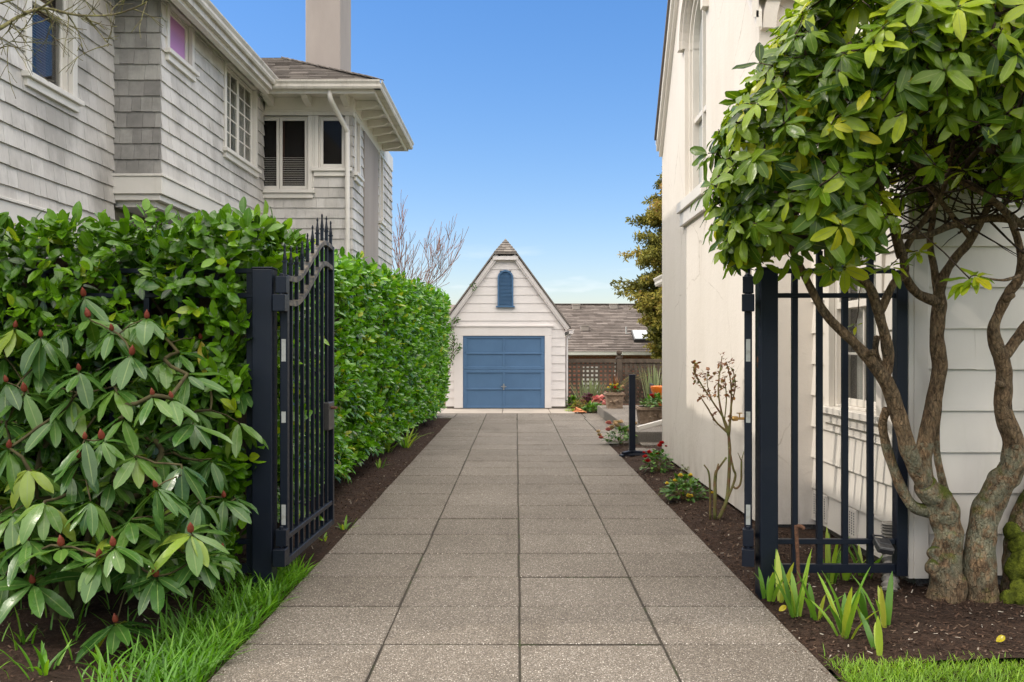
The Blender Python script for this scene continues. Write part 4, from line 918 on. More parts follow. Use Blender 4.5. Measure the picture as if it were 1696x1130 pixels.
def gate_leaf(p0, p1, label, lockbox=True):
    p0, p1 = V(p0), V(p1); u = (p1 - p0); Lg = u.length; u.normalize(); n = V((-u.y, u.x, 0))
    t = thing('gate_leaf', label, 'gate', p0, 'swung open leaves of the iron driveway gate')
    zt = lambda s: 2.085 + .343 * smooth((s - .12) / .72) + .02 * math.sin(math.pi * min(1, max(0, (s - .6) / .4)))
    P = lambda s, z, k=0: p0 + u * (s * Lg) + n * k + V((0, 0, z))
    b = MB(); b.bar(P(0.0, .163), P(0.0, zt(0)), .055, .05, n); b.build('stile', M['gate'], t, bevel=.004); b = MB(); b.bar(P(1, .163), P(1, zt(1)), .05, .05, n); b.build('stile', M['gate'], t, bevel=.004)
    for off, nm in ((0, 'top_rail'), (-.163, 'upper_rail')):
        r = MB(); N = 40; sec = []
        for i in range(N + 1):
            s = .018 + .964 * i / N; z = zt(s) + off - .018; sec.append([P(s, z - .018, -.023), P(s, z - .018, .023), P(s, z + .018, .023), P(s, z + .018, -.023)])
        for A_, B_ in zip(sec[:-1], sec[1:]):
            for k_ in range(4): r.face([A_[k_], A_[(k_ + 1) % 4], B_[(k_ + 1) % 4], B_[k_]])
        r.face(sec[0][::-1]); r.face(sec[-1])
        r.build(nm, M['gate_worn'], t)
    r = MB(); r.bar(P(.018, .19), P(.982, .19), .046, .05); r.build('bottom_rail', M['gate'], t, bevel=.004)
    r = MB(); r.bar(P(.018, .35), P(.982, .35), .042, .036); r.build('lower_rail', M['gate'], t, bevel=.004)
    K = 9
    for i in range(K + 1):
        s = .0 + i / K; q = MB()
        if 0 < i < K: q.bar(P(s, .2), P(s, zt(s) - .03), .024, .024, n)
        spear(q, P(s, zt(s)), .20); q.build('bar', M['gate'], t)
    for z in (1.97, .318):
        h = MB(); h.bar(P(-.045, z - .01), P(-.045, z + .10), .07, .07, n); h.bar(P(-.075, z - .13), P(-.075, z - .02), .09, .08, n); h.tube([P(-.06, z - .14), P(-.06, z + .12)], [.014, .014], 8); h.build('hinge', M['gate'], t, bevel=.003)
    for z0, z1 in ((1.513, 1.66), (1.11, 1.183), (.437, .57)):
        x = MB(); c = P(0, 0); fr = -u; a = c + fr * .0285
        x.hexa([a - n * .014 + V((0, 0, z0)), a + n * .014 + V((0, 0, z0)), a + n * .014 + V((0, 0, z0)) - fr * .001, a - n * .014 + V((0, 0, z0)) - fr * .001, a - n * .014 + V((0, 0, z1)), a + n * .014 + V((0, 0, z1)), a + n * .014 + V((0, 0, z1)) - fr * .001, a - n * .014 + V((0, 0, z1)) - fr * .001]); x.build('reflective_tape', M['tape'], t)
    if lockbox:
        x = MB(); x.bar(P(.84, 1.06), P(.985, 1.06), .07, .22); lb_ = x.build('lock_case', M['lockbox'], t, bevel=.005)
        x = MB(); c = P(.9, 1.125); sgn = 1 if n.x > 0 else -1; nn = n * sgn
        x.tube([c + nn * .035, c + nn * .07], [.012, .012], 8); x.bar(c + nn * .068 + u * -.03, c + nn * .068 + u * .05, .014, .018); x.build('latch_handle', M['rust'], lb_)
    return t
gate_leaf((-1.531, 5.95, 0), (-1.510, 7.32, 0), 'left open iron gate leaf with spear tops against the hedge')
gate_leaf((1.534, 5.95, 0), (1.875, 7.265, 0), 'right open iron gate leaf seen edge on beside the stucco wall', False)
def fixed_panel(x0, x1, label, bars, endw, spears=(), tie=1):
    t = thing('fence_panel', label, 'iron fence', ((x0 + x1) / 2, GD + .05, 0), 'fixed iron fence panels either side of the gate')
    y0, y1 = GD + .045, GD + .085; rx0, rx1 = (x0, x1)
    for z0, z1, nm in ((2.092, 2.124, 'top_rail'), (1.931, 1.962, 'upper_rail'), (.314, .348, 'lower_rail'), (.126, .183, 'bottom_rail')):
        r = MB(); r.box(rx0, rx1, y0, y1, z0, z1); r.build(nm, M['gate'], t, bevel=.003)
    for x in bars:
        q = MB(); hw = .018
        for z0, z1 in ((.1832, .3138), (.3482, 1.9308), (1.9622, 2.0918)): q.box(x - hw, x + hw, y0 + .002, y1 - .002, z0, z1)
        if x in spears: q.box(x - hw, x + hw, y0 + .002, y1 - .002, 2.1242, 2.24); q.lathe([(.016, 0), (.017, .02), (.006, .1), (.009, .105), (.003, .13)], (x, (y0 + y1) / 2, 2.24), 8)
        q.build('bar', M['gate'], t)
    if endw:
        q = MB(); q.box(x1 + .0005, x1 + endw, y0 - .02, y1 + .02, .11, 2.112); q.build('end_post', M['gate'], t, bevel=.004)
    return t
bx = [(1321 - VX) * GD / F, (1362.5 - VX) * GD / F, (1405 - VX) * GD / F, (1447.5 - VX) * GD / F]
fixed_panel(1.7055, (1485 - VX) * (GD + .03) / F, 'low iron fence panel with five bars in front of the white siding window', bx, .074, bx[1:])
fixed_panel(-4.1, -1.7205, 'iron fence panel half buried in the laurel hedge', [-4.0 + .225 * i for i in range(11)], 0)
# lockbox hanging on the panel
lk = thing('lockbox', 'grey key lockbox hanging on the lower rail of the iron panel', 'lockbox', (2.37, 5.85, .3))
b = MB(); c = at(1459, 908, 5.83); rot = Matrix.Rotation(R(24), 3, 'Y')
def rbox(mb, c, sx, sy, sz, rot, m=0):
    k = [(-1, -1, -1), (1, -1, -1), (1, 1, -1), (-1, 1, -1), (-1, -1, 1), (1, -1, 1), (1, 1, 1), (-1, 1, 1)]
    mb.hexa([V(c) + rot @ V((a * sx / 2, b_ * sy / 2, e_ * sz / 2)) for a, b_, e_ in k], m)
rot = Matrix.Rotation(R(-62), 3, 'X') @ Matrix.Rotation(R(14), 3, 'Z')
c = V((2.368, 5.80, .325))
rbox(b, c, .105, .12, .05, Matrix.Rotation(R(10), 3, 'Y') @ Matrix.Rotation(R(22), 3, 'X')); r2 = Matrix.Rotation(R(10), 3, 'Y') @ Matrix.Rotation(R(22), 3, 'X')
b.build('case', M['lockbox'], lk, bevel=.012, seg=3)
b = MB(); rbox(b, c + r2 @ V((0, .015, .026)), .07, .06, .006, r2); rbox(b, c + r2 @ V((0, -.061, 0)), .09, .004, .03, r2); b.build('key_cover', M['black'], lk, bevel=.002)
b = MB(); q0 = c + r2 @ V((-.035, .06, 0)); q1 = c + r2 @ V((.035, .06, 0)); b.tube(spline([q0, q0 + V((0, .04, .025)), V((2.368, 5.955, .362)), q1 + V((0, .04, .025)), q1], 5), [.006] * 21, 8); b.build('shackle', M['black'], lk)
# brass tap on the stucco wall
tp = thing('garden_tap', 'small brass garden tap fixed to the stucco wall beside the gate', 'tap', (2.14, 8.38, .945))
b = MB(); b.lathe([(.03, 0), (.03, .008), (.012, .012), (.012, .075), (.022, .078), (.024, .12), (.018, .13), (.0, .131)], (2.14, 8.38, .945), 12, axis=(-1, 0, 0)); b.build('spout', M['brass'], tp, smooth=False)
b = MB(); b.lathe([(.006, 0), (.006, .035), (.028, .037), (.028, .045), (.0, .046)], (2.08, 8.38, .955), 10); b.build('handle', M['brass'], tp)

# ------------------------------------------------------------------ laurel hedges
def sprig(lf, p, d, n=6, l=.16, leafl=.12, m=0, face=None):
    """a shoot with alternate leaves"""
    d = V(d).normalized(); side = perp(d); side.rotate(Matrix.Rotation(rng.uniform(0, 6.28), 3, d))
    tb = rng.gauss(.45, .2)
    for i in range(n):
        f = (i + .6) / n; q = V(p) + d * (l * f); s = side * (1 if i % 2 else -1)
        s = (s + perp(s) * rng.uniform(-.4, .4)).normalized()
        ld = (s * rng.uniform(.6, 1.0) + d * rng.uniform(.35, .9) + V((0, 0, rng.uniform(-.35, .25)))).normalized()
        if i == n - 1: ld = (d + rdir() * .3).normalized()
        nn = (face * .85 + V((0, 0, .65)) + rdir() * .5) if face else (d * .5 + V((0, 0, .8)) + rdir() * .35)
        ll = leafl * rng.uniform(.7, 1.18)
        lf.add(q, ld, nn, ll, ll * rng.uniform(.42, .54), min(1, max(0, tb + rng.gauss(0, .14) + .12 * f)), rng.uniform(.05, .3), m)
def hedge_face(lf, o, u, v, n, w, h, dens, amp=.09, lim=None, up=.45, leafl=.12, tone=0, slen=1.):
    o, u, v, n = V(o), V(u), V(v), V(n); k = int(w * h * dens)
    for _ in range(k):
        a, b = rng.random() * w, rng.random() * h
        p = o + u * a + v * b
        k_ = noise.noise(p * 1.3) * amp + noise.noise(p * 3.7) * amp * .55
        hole = noise.noise(p * 2.9 + V((9, 0, 0)))
        if hole < -.34 and rng.random() < .6: k_ -= .16
        p = p + n * (k_ + rng.uniform(-.10, .02))
        d = n * rng.uniform(.35, 1) + V((0, 0, up + rng.uniform(-.35, .45))) + rdir() * .45
        sprig(lf, p, d, rng.randint(5, 7), rng.uniform(.11, .20) * slen, leafl, 0, n)
# front hedge, behind the fixed panel
hg = thing('laurel_hedge', 'clipped laurel hedge across the front garden behind the rhododendron shrub', 'hedge', (-4, 6.8, 0))
lf = Leaf()
hedge_face(lf, (-6.1, 5.80, .12), (1, 0, 0), (0, 0, 1), (0, -1, 0), 4.32, 2.25, 120, .075, leafl=.108, slen=.75, up=.3)
hedge_face(lf, (-6.1, 6.0, .12), (1, 0, 0), (0, 0, 1), (0, -1, 0), 4.35, 2.25, 90, .05, leafl=.125)
hedge_face(lf, (-6.1, 5.82, 2.32), (1, 0, 0), (0, 1, 0), (0, 0, 1), 4.48, 1.2, 104, .05, up=.35, leafl=.108, slen=.75)
hedge_face(lf, (-1.78, 6.08, .3), (0, 1, 0), (0, 0, 1), (1, 0, 0), 1.1, 2.1, 60, .05, leafl=.14)
lf.build('foliage', [M['laurel']], hg, 'laurel', .22)
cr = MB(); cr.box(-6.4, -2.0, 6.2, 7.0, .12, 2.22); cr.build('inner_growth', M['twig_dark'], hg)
tw = MB()
for i in range(60):
    x = rng.uniform(-5.2, -1.9); y = rng.uniform(6.05, 6.3); z = rng.uniform(.1, 1.3)
    tw.tube(spline([(x, y, z), (x + rng.uniform(-.1, .1), y - .05, z + .4), (x + rng.uniform(-.2, .2), y - rng.uniform(.0, .15), z + rng.uniform(.7, 1.15))], 4), [.008] * 9, 5)
tw.build('stems', M['twig'], hg)
hg2 = thing('laurel_hedge', 'tall bright laurel hedge running along the driveway to the garage', 'hedge', (-2.4, 14, 0))
lf = Leaf()
def hx(y): return -2.0 + .27 * (y - 7.3) / 14.2
Y0, Y1 = 6.95, 21.5; seg = 8
for i in range(seg):
    ya, yb = Y0 + (Y1 - Y0) * i / seg, Y0 + (Y1 - Y0) * (i + 1) / seg; xa, xb = hx(ya), hx(yb); u = V((xb - xa, yb - ya, 0)); w_ = u.length; u.normalize()
    zt_ = 2.44 + .36 * (i + .5) / seg
    den = 122 if i < 3 else 98
    hedge_face(lf, (xa - .02, ya, .22), u, (.035, 0, 1), (1, 0, 0), w_, zt_ - .25, den, .055, up=.2, leafl=.102, slen=.75)
    hedge_face(lf, (xa - .75, ya, zt_), u, (1, 0, 0), (0, 0, 1), w_, .8, 84, .06, up=.4, leafl=.11, slen=.8)
    hedge_face(lf, (xa - .75, ya, zt_ - .8), u, (0, 0, 1), (-1, 0, 0), w_, .8, 20, .075)
hedge_face(lf, (-2.7, 21.5, .2), (1, 0, 0), (0, 0, 1), (0, 1, 0), 1.0, 2.6, 40, .08)
hedge_face(lf, (-2.6, 7.0, .3), (1, 0, 0), (0, 0, 1), (0, -1, 0), .7, 2.1, 50, .08)
lf.build('foliage', [M['laurel_pale']], hg2, 'laurel', .22)
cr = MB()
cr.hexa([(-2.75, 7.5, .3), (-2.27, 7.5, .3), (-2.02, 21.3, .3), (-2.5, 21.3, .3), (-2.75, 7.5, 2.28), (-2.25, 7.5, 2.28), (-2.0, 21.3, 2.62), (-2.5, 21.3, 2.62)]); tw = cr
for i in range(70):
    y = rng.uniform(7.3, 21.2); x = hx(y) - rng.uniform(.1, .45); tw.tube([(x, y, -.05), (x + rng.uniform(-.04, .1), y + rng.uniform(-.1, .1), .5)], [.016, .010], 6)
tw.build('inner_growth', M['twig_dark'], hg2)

# ------------------------------------------------------------------ branch networks that reach every leaf whorl
def grow(mb, roots, tips, r_tip=.003, power=2.3, rmax=.05, sag=.0, seed=0):
    """joins each tip to the nearest limb already there and thickens limbs by what they carry"""
    nodes = [V(p) for p, _ in roots]; par = [-1] * len(nodes); base_r = [r for _, r in roots]
    arr = np.array([tuple(p) for p in nodes]); tips = [V(t) for t in tips]
    ra = np.array([tuple(p) for p in nodes])
    order = sorted(range(len(tips)), key=lambda i: float(np.min(np.linalg.norm(ra - np.array(tips[i]), axis=1))))
    load = [0] * len(nodes); tipn = []
    for i in order:
        t = tips[i]; d = np.linalg.norm(arr - np.array(t), axis=1); j = int(np.argmin(d)); cur = j; D = float(d[j])
        k = max(2, int(D / .07)); a = nodes[j]; off = rdir() * D * .12 + V((0, 0, -sag * D))
        for s in range(1, k + 1):
            f = s / k; p = a.lerp(t, f) + off * math.sin(math.pi * f) + (rdir() * .005 if s < k else V((0, 0, 0)))
            nodes.append(p); par.append(cur); load.append(0); base_r.append(0); cur = len(nodes) - 1
        arr = np.array([tuple(p) for p in nodes]); tipn.append(cur)
    for t in tipn:
        c = t
        while c >= 0: load[c] += 1; c = par[c]
    kids = {}
    for i, p in enumerate(par):
        if p >= 0: kids.setdefault(p, []).append(i)
    rad = lambda i: min(rmax, r_tip * max(1, load[i]) ** (1 / power)) if par[i] >= 0 else min(base_r[i], r_tip * 1.4 * max(1, load[i]) ** (1 / power))
    def chain(start, i):
        pts = [nodes[start]]; rr = [rad(i)]
        while True:
            pts.append(nodes[i]); rr.append(rad(i)); ks = kids.get(i, [])
            if not ks: break
            ks = sorted(ks, key=lambda c: -load[c])
            for o_ in ks[1:]: stack.append((i, o_))
            i = ks[0]
        mb.tube(pts, rr, 5 if rr[0] < .012 else 8)
    stack = [(r_, c) for r_ in range(len(roots)) for c in kids.get(r_, [])]
    while stack: chain(*stack.pop())
def whorl(lf, p, axis, n, L, ang, dr, wr=.34, tb=None, m=0, sd=.24):
    axis = V(axis).normalized(); s = perp(axis); ph = rng.uniform(0, 6.28); tb = rng.gauss(.45, sd) if tb is None else tb
    for i in range(n):
        a = ph + 2 * math.pi * i / n + rng.uniform(-.25, .25); r_ = s.copy(); r_.rotate(Matrix.Rotation(a, 3, axis))
        th = R(ang + rng.uniform(-16, 16)); d = axis * math.cos(th) + r_ * math.sin(th)
        d = (d + rdir() * .08).normalized(); nn = axis * math.sin(th) - r_ * math.cos(th) + rdir() * .12
        l = L * rng.uniform(.68, 1.12); t = min(.95, max(0, tb + rng.gauss(0, .13)))
        if rng.random() < .06: continue
        if rng.random() < .008: t = rng.uniform(.94, 1)
        lf.add(V(p) + d * .012 - axis * rng.uniform(0, .022), d, nn, l, l * wr * rng.uniform(.75, 1.2), t, dr * rng.uniform(.0, 2.6), m)

# ------------------------------------------------------------------ rhododendron shrub (left foreground)
RS_ = thing('rhododendron_shrub', 'large leaved rhododendron shrub with red buds in the left foreground', 'shrub', (-2.7, 5.2, 0))
px_tips = [(139, 491), (147, 526), (243, 528), (25, 543), (68, 558), (333, 562), (218, 588), (131, 614), (11, 633), (41, 649), (186, 548), (253, 655), (284, 660), (169, 728), (141, 728), (132, 759), (15, 742), (259, 807), (371, 824), (316, 882), (46, 894), (102, 905), (164, 924), (188, 905), (259, 955), (330, 921), (367, 913), (55, 966), (192, 1031)]
px_plain = [(383, 580), (273, 597), (47, 776), (345, 640), (395, 700), (320, 700), (205, 690), (90, 690), (350, 760), (225, 755), (300, 770), (75, 830), (150, 830), (215, 860), (20, 850), (280, 880), (120, 660), (10, 700), (190, 640), (395, 640), (310, 620), (60, 605), (215, 530), (100, 540), (120, 790), (10, 950), (230, 925), (330, 830)]
def shrub_depth(px, py):
    f = (py - 490) / 540; d = 5.55 - 1.0 * math.sin(math.pi * min(1, max(0, f)) * .62) ** 1.0 + .25 * ((px - 190) / 220) ** 2 + (.5 if px > 330 else 0)
    return d
tips = []; lf = Leaf(); buds = []
for i, (px, py) in enumerate(px_tips + px_plain):
    bud = i < len(px_tips); d = shrub_depth(px, py) + (rng.uniform(-.08, .08) if bud else rng.uniform(.05, .28)); p = at(px, py, d)
    if p.z < .12: p.z = .12
    ax = V((rng.uniform(-.3, .3), -.22 + rng.uniform(-.25, .15), 1)); tips.append(p)
    whorl(lf, p, ax, rng.randint(8, 11), rng.uniform(.20, .26), rng.uniform(108, 134) if py < 860 else rng.uniform(94, 114), .14, .33, .97 if (px, py) == (47, 776) else None, 0, .15)
    if bud: buds.append((p, ax))
for _ in range(150):
    px, py = rng.uniform(-110, 395), rng.uniform(520, 960); p = at(px, py, shrub_depth(px, py) + rng.uniform(.25, .95))
    if p.z < .2 or p.y > 6.2: continue
    tips.append(p); whorl(lf, p, V((rng.uniform(-.4, .4), rng.uniform(-.5, .2), 1)), rng.randint(6, 9), rng.uniform(.18, .23), rng.uniform(98, 124), .14, .33, None, 0, .15)
lf.build('foliage', [M['rhodo']], RS_, 'rhodo', .16, .06)
b = MB(); roots = []
for k in range(5):
    an = k * 1.26; q = spline([(-2.66 + .03 * math.cos(an), 5.32 + .03 * math.sin(an), -.05), (-2.66 + .14 * math.cos(an), 5.30 + .12 * math.sin(an), .3), (-2.7 + .42 * math.cos(an), 5.3 + .3 * math.sin(an), .72)], 5)
    rr = [.032 - .016 * i / (len(q) - 1) for i in range(len(q))]; b.tube(q, rr, 8, rough=.15); roots += [(V(tuple(a)), r_) for a, r_ in zip(q[2:], rr[2:])]
grow(b, roots, tips, .0042, 2.4, .018); b.build('branches', M['twig_olive'], RS_, smooth=True)
bm_ = MB(); bm_.lathe([(.005, 0), (.012, .004), (.0165, .012), (.0155, .016), (.0175, .020), (.016, .026), (.0165, .029), (.012, .037), (.0125, .039), (.006, .048), (.002, .056), (0, .058)], (0, 0, 0), 10)
off = wl(RS_); proto = None
for p, ax in buds:
    if proto is None:
        me = None; o = bm_.build('flower_bud', M['bud'], None, smooth=True); o.parent = RS_; proto = o
    else:
        o = proto.copy(); COL.objects.link(o); o.parent = RS_
    o.location = p - off; o.rotation_euler = V((0, 0, 1)).rotation_difference(ax.normalized()).to_euler(); s_ = rng.uniform(.75, 1.15); o.scale = (s_, s_, s_)

# ------------------------------------------------------------------ rhododendron tree (right foreground)
RT = thing('rhododendron_tree', 'old mossy multi stemmed rhododendron tree before the white siding', 'tree', (2.9, 5.8, 0))
limbs = {  # surveyed centre lines: px, py, distance, radius
 'a': [(1568, 1005, 5.72, .16), (1570, 968, 5.72, .145), (1566, 930, 5.72, .128), (1572, 895, 5.72, .112), (1566, 860, 5.72, .125), (1550, 826, 5.70, .12), (1530, 800, 5.68, .10)],
 'a2': [(1545, 830, 5.70, .10), (1522, 785, 5.66, .082), (1504, 745, 5.62, .076), (1487, 684, 5.58, .074), (1468, 634, 5.54, .068), (1439, 594, 5.50, .055), (1407, 560, 5.47, .045), (1368, 522, 5.44, .040), (1341, 474, 5.42, .036), (1322, 434, 5.40, .034), (1306, 400, 5.36, .028), (1290, 350, 5.32, .02)],
 'a1': [(1548, 850, 5.74, .07), (1512, 838, 5.72, .055), (1486, 792, 5.72, .048), (1468, 738, 5.70, .045), (1462, 704, 5.66, .042), (1469, 676, 5.60, .038)],
 'a3': [(1466, 628, 5.54, .05), (1471, 587, 5.55, .052), (1461, 540, 5.52, .050), (1450, 500, 5.48, .048), (1440, 476, 5.45, .046), (1418, 456, 5.42, .036), (1388, 446, 5.38, .032), (1372, 430, 5.34, .028), (1368, 400, 5.3, .022)],
 'a3b': [(1456, 520, 5.5, .04), (1480, 470, 5.46, .038), (1500, 450, 5.42, .034), (1490, 400, 5.36, .028), (1470, 340, 5.3, .024)],
 'a3c': [(1478, 640, 5.62, .04), (1452, 590, 5.64, .03), (1452, 555, 5.64, .026)],
 'a4': [(1545, 822, 5.72, .10), (1531, 790, 5.74, .085), (1530, 749, 5.76, .078), (1543, 684, 5.78, .076), (1556, 613, 5.78, .072), (1551, 560, 5.76, .072), (1556, 505, 5.74, .066), (1556, 480, 5.7, .055), (1566, 452, 5.64, .045), (1584, 425, 5.58, .042), (1608, 396, 5.5, .038), (1640, 330, 5.42, .03), (1652, 240, 5.3, .024)],
 'a4b': [(1555, 500, 5.73, .055), (1522, 488, 5.66, .045), (1502, 462, 5.58, .038), (1497, 420, 5.5, .03), (1520, 380, 5.4, .028), (1560, 320, 5.3, .024), (1580, 230, 5.2, .02)],
 'a4c': [(1556, 500, 5.73, .05), (1548, 450, 5.7, .036), (1540, 400, 5.64, .03), (1545, 340, 5.5, .026), (1520, 250, 5.35, .02)],
 'a5': [(1572, 850, 5.80, .06), (1562, 800, 5.84, .042), (1552, 755, 5.86, .034), (1551, 710, 5.87, .03), (1556, 668, 5.86, .027), (1553, 610, 5.84, .024)],
 'b': [(1626, 1008, 5.70, .155), (1626, 968, 5.70, .135), (1622, 925, 5.70, .125), (1626, 880, 5.70, .115), (1638, 835, 5.69, .112), (1658, 800, 5.68, .112), (1676, 772, 5.66, .108), (1680, 736, 5.64, .088), (1668, 700, 5.62, .074), (1660, 660, 5.60, .066), (1664, 613, 5.58, .064), (1652, 578, 5.56, .060), (1646, 545, 5.54, .046), (1658, 512, 5.52, .040), (1672, 484, 5.5, .042), (1688, 462, 5.47, .04), (1692, 430, 5.42, .034), (1680, 380, 5.36, .03), (1660, 345, 5.3, .028), (1600, 300, 5.2, .022)],
 'b2': [(1662, 590, 5.57, .055), (1682, 566, 5.57, .052), (1700, 540, 5.57, .048), (1725, 500, 5.55, .04), (1740, 400, 5.45, .034), (1720, 280, 5.3, .026)],
 'b3': [(1612, 940, 5.74, .07), (1626, 880, 5.78, .06), (1642, 810, 5.8, .045), (1664, 765, 5.78, .04)],
 'c': [(1690, 1010, 5.75, .14), (1684, 930, 5.80, .115), (1688, 875, 5.82, .095), (1700, 840, 5.84, .09), (1725, 790, 5.84, .085), (1745, 700, 5.8, .07), (1760, 560, 5.7, .06), (1750, 400, 5.5, .045), (1760, 250, 5.3, .03)],
 'd': [(1477, 392, 5.40, .022), (1534, 390, 5.42, .030), (1586, 370, 5.44, .034), (1660, 362, 5.44, .036), (1720, 378, 5.44, .038)],
 'e': [(1570, 290, 5.20, .016), (1623, 318, 5.28, .026), (1660, 346, 5.36, .03), (1696, 376, 5.44, .032)],
 'f': [(1490, 430, 5.44, .03), (1467, 335, 5.32, .022), (1440, 250, 5.2, .016)],
 'g': [(1612, 400, 5.52, .03), (1560, 335, 5.36, .022), (1500, 240, 5.2, .016)],
 'h': [(1655, 300, 5.35, .022), (1600, 180, 5.15, .016), (1540, 90, 5.05, .012)],
 'i': [(1300, 380, 5.34, .018), (1320, 280, 5.28, .014), (1390, 170, 5.2, .011)],
 'j': [(1690, 456, 5.3, .016), (1665, 464, 5.1, .013), (1640, 462, 4.95, .008), (1614, 456, 4.82, .005)],
}
b = MB(); tw = MB(); roots = []
for k, pts in limbs.items():
    q = []
    for px, py, d, r_ in pts:
        p = at(px, py, d); q.append((p.x, p.y, p.z, r_ * (.76 if k in 'abc' else .68)))
    q = spline(q, 6); P_ = [V(a[:3]) for a in q]; r_ = [max(.004, a[3]) for a in q]
    big = max(r_) > .09
    b.tube(P_, r_, 16 if big else 12, rough=.27 if big else .20, seed=rng.uniform(0, 9), freq=11)
    roots += [(p, rr) for p, rr in zip(P_[::2], r_[::2]) if p.z > 2.0]
# burl at the foot, pruning stubs, flared roots
def lump(mb, c, r_, n=14, am=.35, sq=1.):
    c = V(c); k0 = len(mb.v); H = 9
    for i in range(H + 1):
        th = math.pi * i / H
        for j in range(n):
            an = 2 * math.pi * j / n; d = V((math.sin(th) * math.cos(an), math.sin(th) * math.sin(an), math.cos(th) * sq)); q = c + d * r_; mb.v.append(tuple(c + d * r_ * (1 + am * noise.noise(q * 13) + am * .5 * noise.noise(q * 31))))
    for i in range(H):
        for j in range(n):
            a0 = k0 + i * n + j; a1 = k0 + i * n + (j + 1) % n; mb.f.append((a0, a0 + n, a1 + n, a1)); mb.m.append(0); mb.t.append(.5)
for px, py, d, r_ in ((1549, 918, 5.70, .04), (1544, 938, 5.70, .045), (1552, 952, 5.69, .045)): lump(b, at(px, py, d), r_, 24, .8)
for px, py, d, dr in ((1440, 585, 5.5, (-.1, -1, .1)), (1664, 640, 5.55, (-.8, -.4, .3)), (1660, 500, 5.5, (.6, -.5, .5))):
    p = at(px, py, d); v = V(dr).normalized(); b.tube([p, p + v * .05, p + v * .085], [.024, .021, .018], 10, rough=.2)
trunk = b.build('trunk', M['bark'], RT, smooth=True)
sm = trunk.modifiers.new('fine', 'SUBSURF'); sm.levels = 1; sm.render_levels = 1
# crown blobs: centre px,py,distance and radii in metres
blobs = [((1330, 225, 5.15), (.60, .60, .86)), ((1475, 110, 4.95), (.72, .62, .62)), ((1640, 110, 4.8), (.62, .55, .70)), ((1262, 380, 5.40), (.24, .34, .34)), ((1395, 375, 5.2), (.34, .40, .34)), ((1500, -110, 5.1), (1.0, .75, .8)), ((1285, 330, 5.3), (.36, .45, .5)), ((1720, 30, 5.1), (.7, .9, .9)), ((1620, 60, 5.6), (.9, .4, .8)), ((1440, 60, 5.7), (.7, .35, .8))]
B = [(at(*c), r_) for c, r_ in blobs]
tips = []; lf = Leaf()
def proj(p): return VX + p.x / p.y * F, VY - (p.z - CH) / p.y * F
def inside(p, k, skip=-1):
    for i, (c, r_) in enumerate(B):
        if i == skip: continue
        q = p - c
        if (q.x / r_[0]) ** 2 + (q.y / r_[1]) ** 2 + (q.z / r_[2]) ** 2 < k * k: return True
    return False
nw = 0
for i, (c, r_) in enumerate(B):
    area = (r_[0] * r_[1] + r_[1] * r_[2] + r_[0] * r_[2]) * 4.2
    for _ in range(int(area * 88)):
        d = rdir(); f = rng.uniform(.72, 1.06) * (1 + .16 * noise.noise((c + d) * 4)); p = c + V((d.x * r_[0], d.y * r_[1], d.z * r_[2])) * f
        if inside(p, .72, i) or p.y > 6.0 or p.z < 1.95 or p.x < 1.0: continue
        px, py = proj(p)
        # open, shaded middle of the crown and the bare stems below it
        if 1462 < px < 1655 and 205 < py < 500 and rng.random() < .90: continue
        if px > 1500 and py > 300: continue
        if px > 1330 and py > 455: continue
        if px < (1252 + (100 - py) * .85 if py < 100 else 1172 + max(0, 240 - py) * .57): continue
        if py > 438 and px < 1240: continue
        if py > 402 and 1236 <= px < 1500 and rng.random() < .93: continue
        out = V((d.x / r_[0], d.y / r_[1], d.z / r_[2])).normalized()
        ax = out * .75 + V((-.12, -.15, .55)) + rdir() * .3
        tips.append(p); nw += 1
        whorl(lf, p, ax, rng.randint(4, 9), rng.uniform(.105, .18), rng.uniform(72, 122), .2, .38)
for _ in range(150):   # shaded leaves at the back of the crown
    p = at(rng.uniform(1440, 1720), rng.uniform(120, 320), rng.uniform(5.5, 5.85)); tips.append(p); whorl(lf, p, rdir() + V((0, -.2, .6)), rng.randint(5, 8), rng.uniform(.10, .15), 95, .25, .38)
for px, py, d in ((1614, 456, 4.82), (1606, 462, 4.84), (1345, 445, 5.3), (1225, 425, 5.4), (1250, 425, 5.35), (1660, 210, 4.7), (1690, 250, 4.75), (1600, 280, 5.0), (1560, 110, 4.6), (1520, 415, 5.35), (1475, 440, 5.3), (1418, 535, 5.42), (1420, 440, 5.25), (1200, 410, 5.4), (1215, 395, 5.4), (1190, 330, 5.35)):
    p = at(px, py, d); tips.append(p); whorl(lf, p, V((-.2, -.3, .8)), 8 if px != 1418 else 5, .13 if px != 1418 else .06, 92, .2, .36, .72)
for _ in range(260):   # bare inner twigs
    c, r_ = B[rng.choice((0, 1, 2, 4, 6, 7))]; d = rdir(); p = c + V((d.x * r_[0], d.y * r_[1], d.z * r_[2])) * rng.uniform(.2, .7); tips.append(p)
anchors = [p for p, r_ in roots if p.z > 2.3]
for _ in range(150):   # fine dead wood in the shaded middle of the crown
    p = rng.choice(anchors); px, py = proj(p)
    if px < 1380 or py < 120: continue
    v = (rdir() + V((0, -.1, .55))).normalized(); l = rng.uniform(.18, .55); s = rdir() * l * .22
    q = [V(tuple(k_)) for k_ in spline([p, p + v * l * .5 + s, p + v * l + s * 2.4 + V((0, 0, .06))], 5)]
    tw.tube(q, [.0085 - .0006 * k_ for k_ in range(len(q))], 5)
    for m_ in (6,):
        w_ = (v + rdir() * .9).normalized() * l * .4; tw.tube([q[m_], q[m_] + w_ * .5 + rdir() * .015, q[m_] + w_], [.003, .0025, .0015], 4)
lf.build('crown', [M['rhodo_tree']], RT, 'rhodo', .18, .10)
grow(tw, roots, tips, .0032, 2.2, .022); tw.build('branches', M['twig_dark'], RT, smooth=True)
mo = MB()
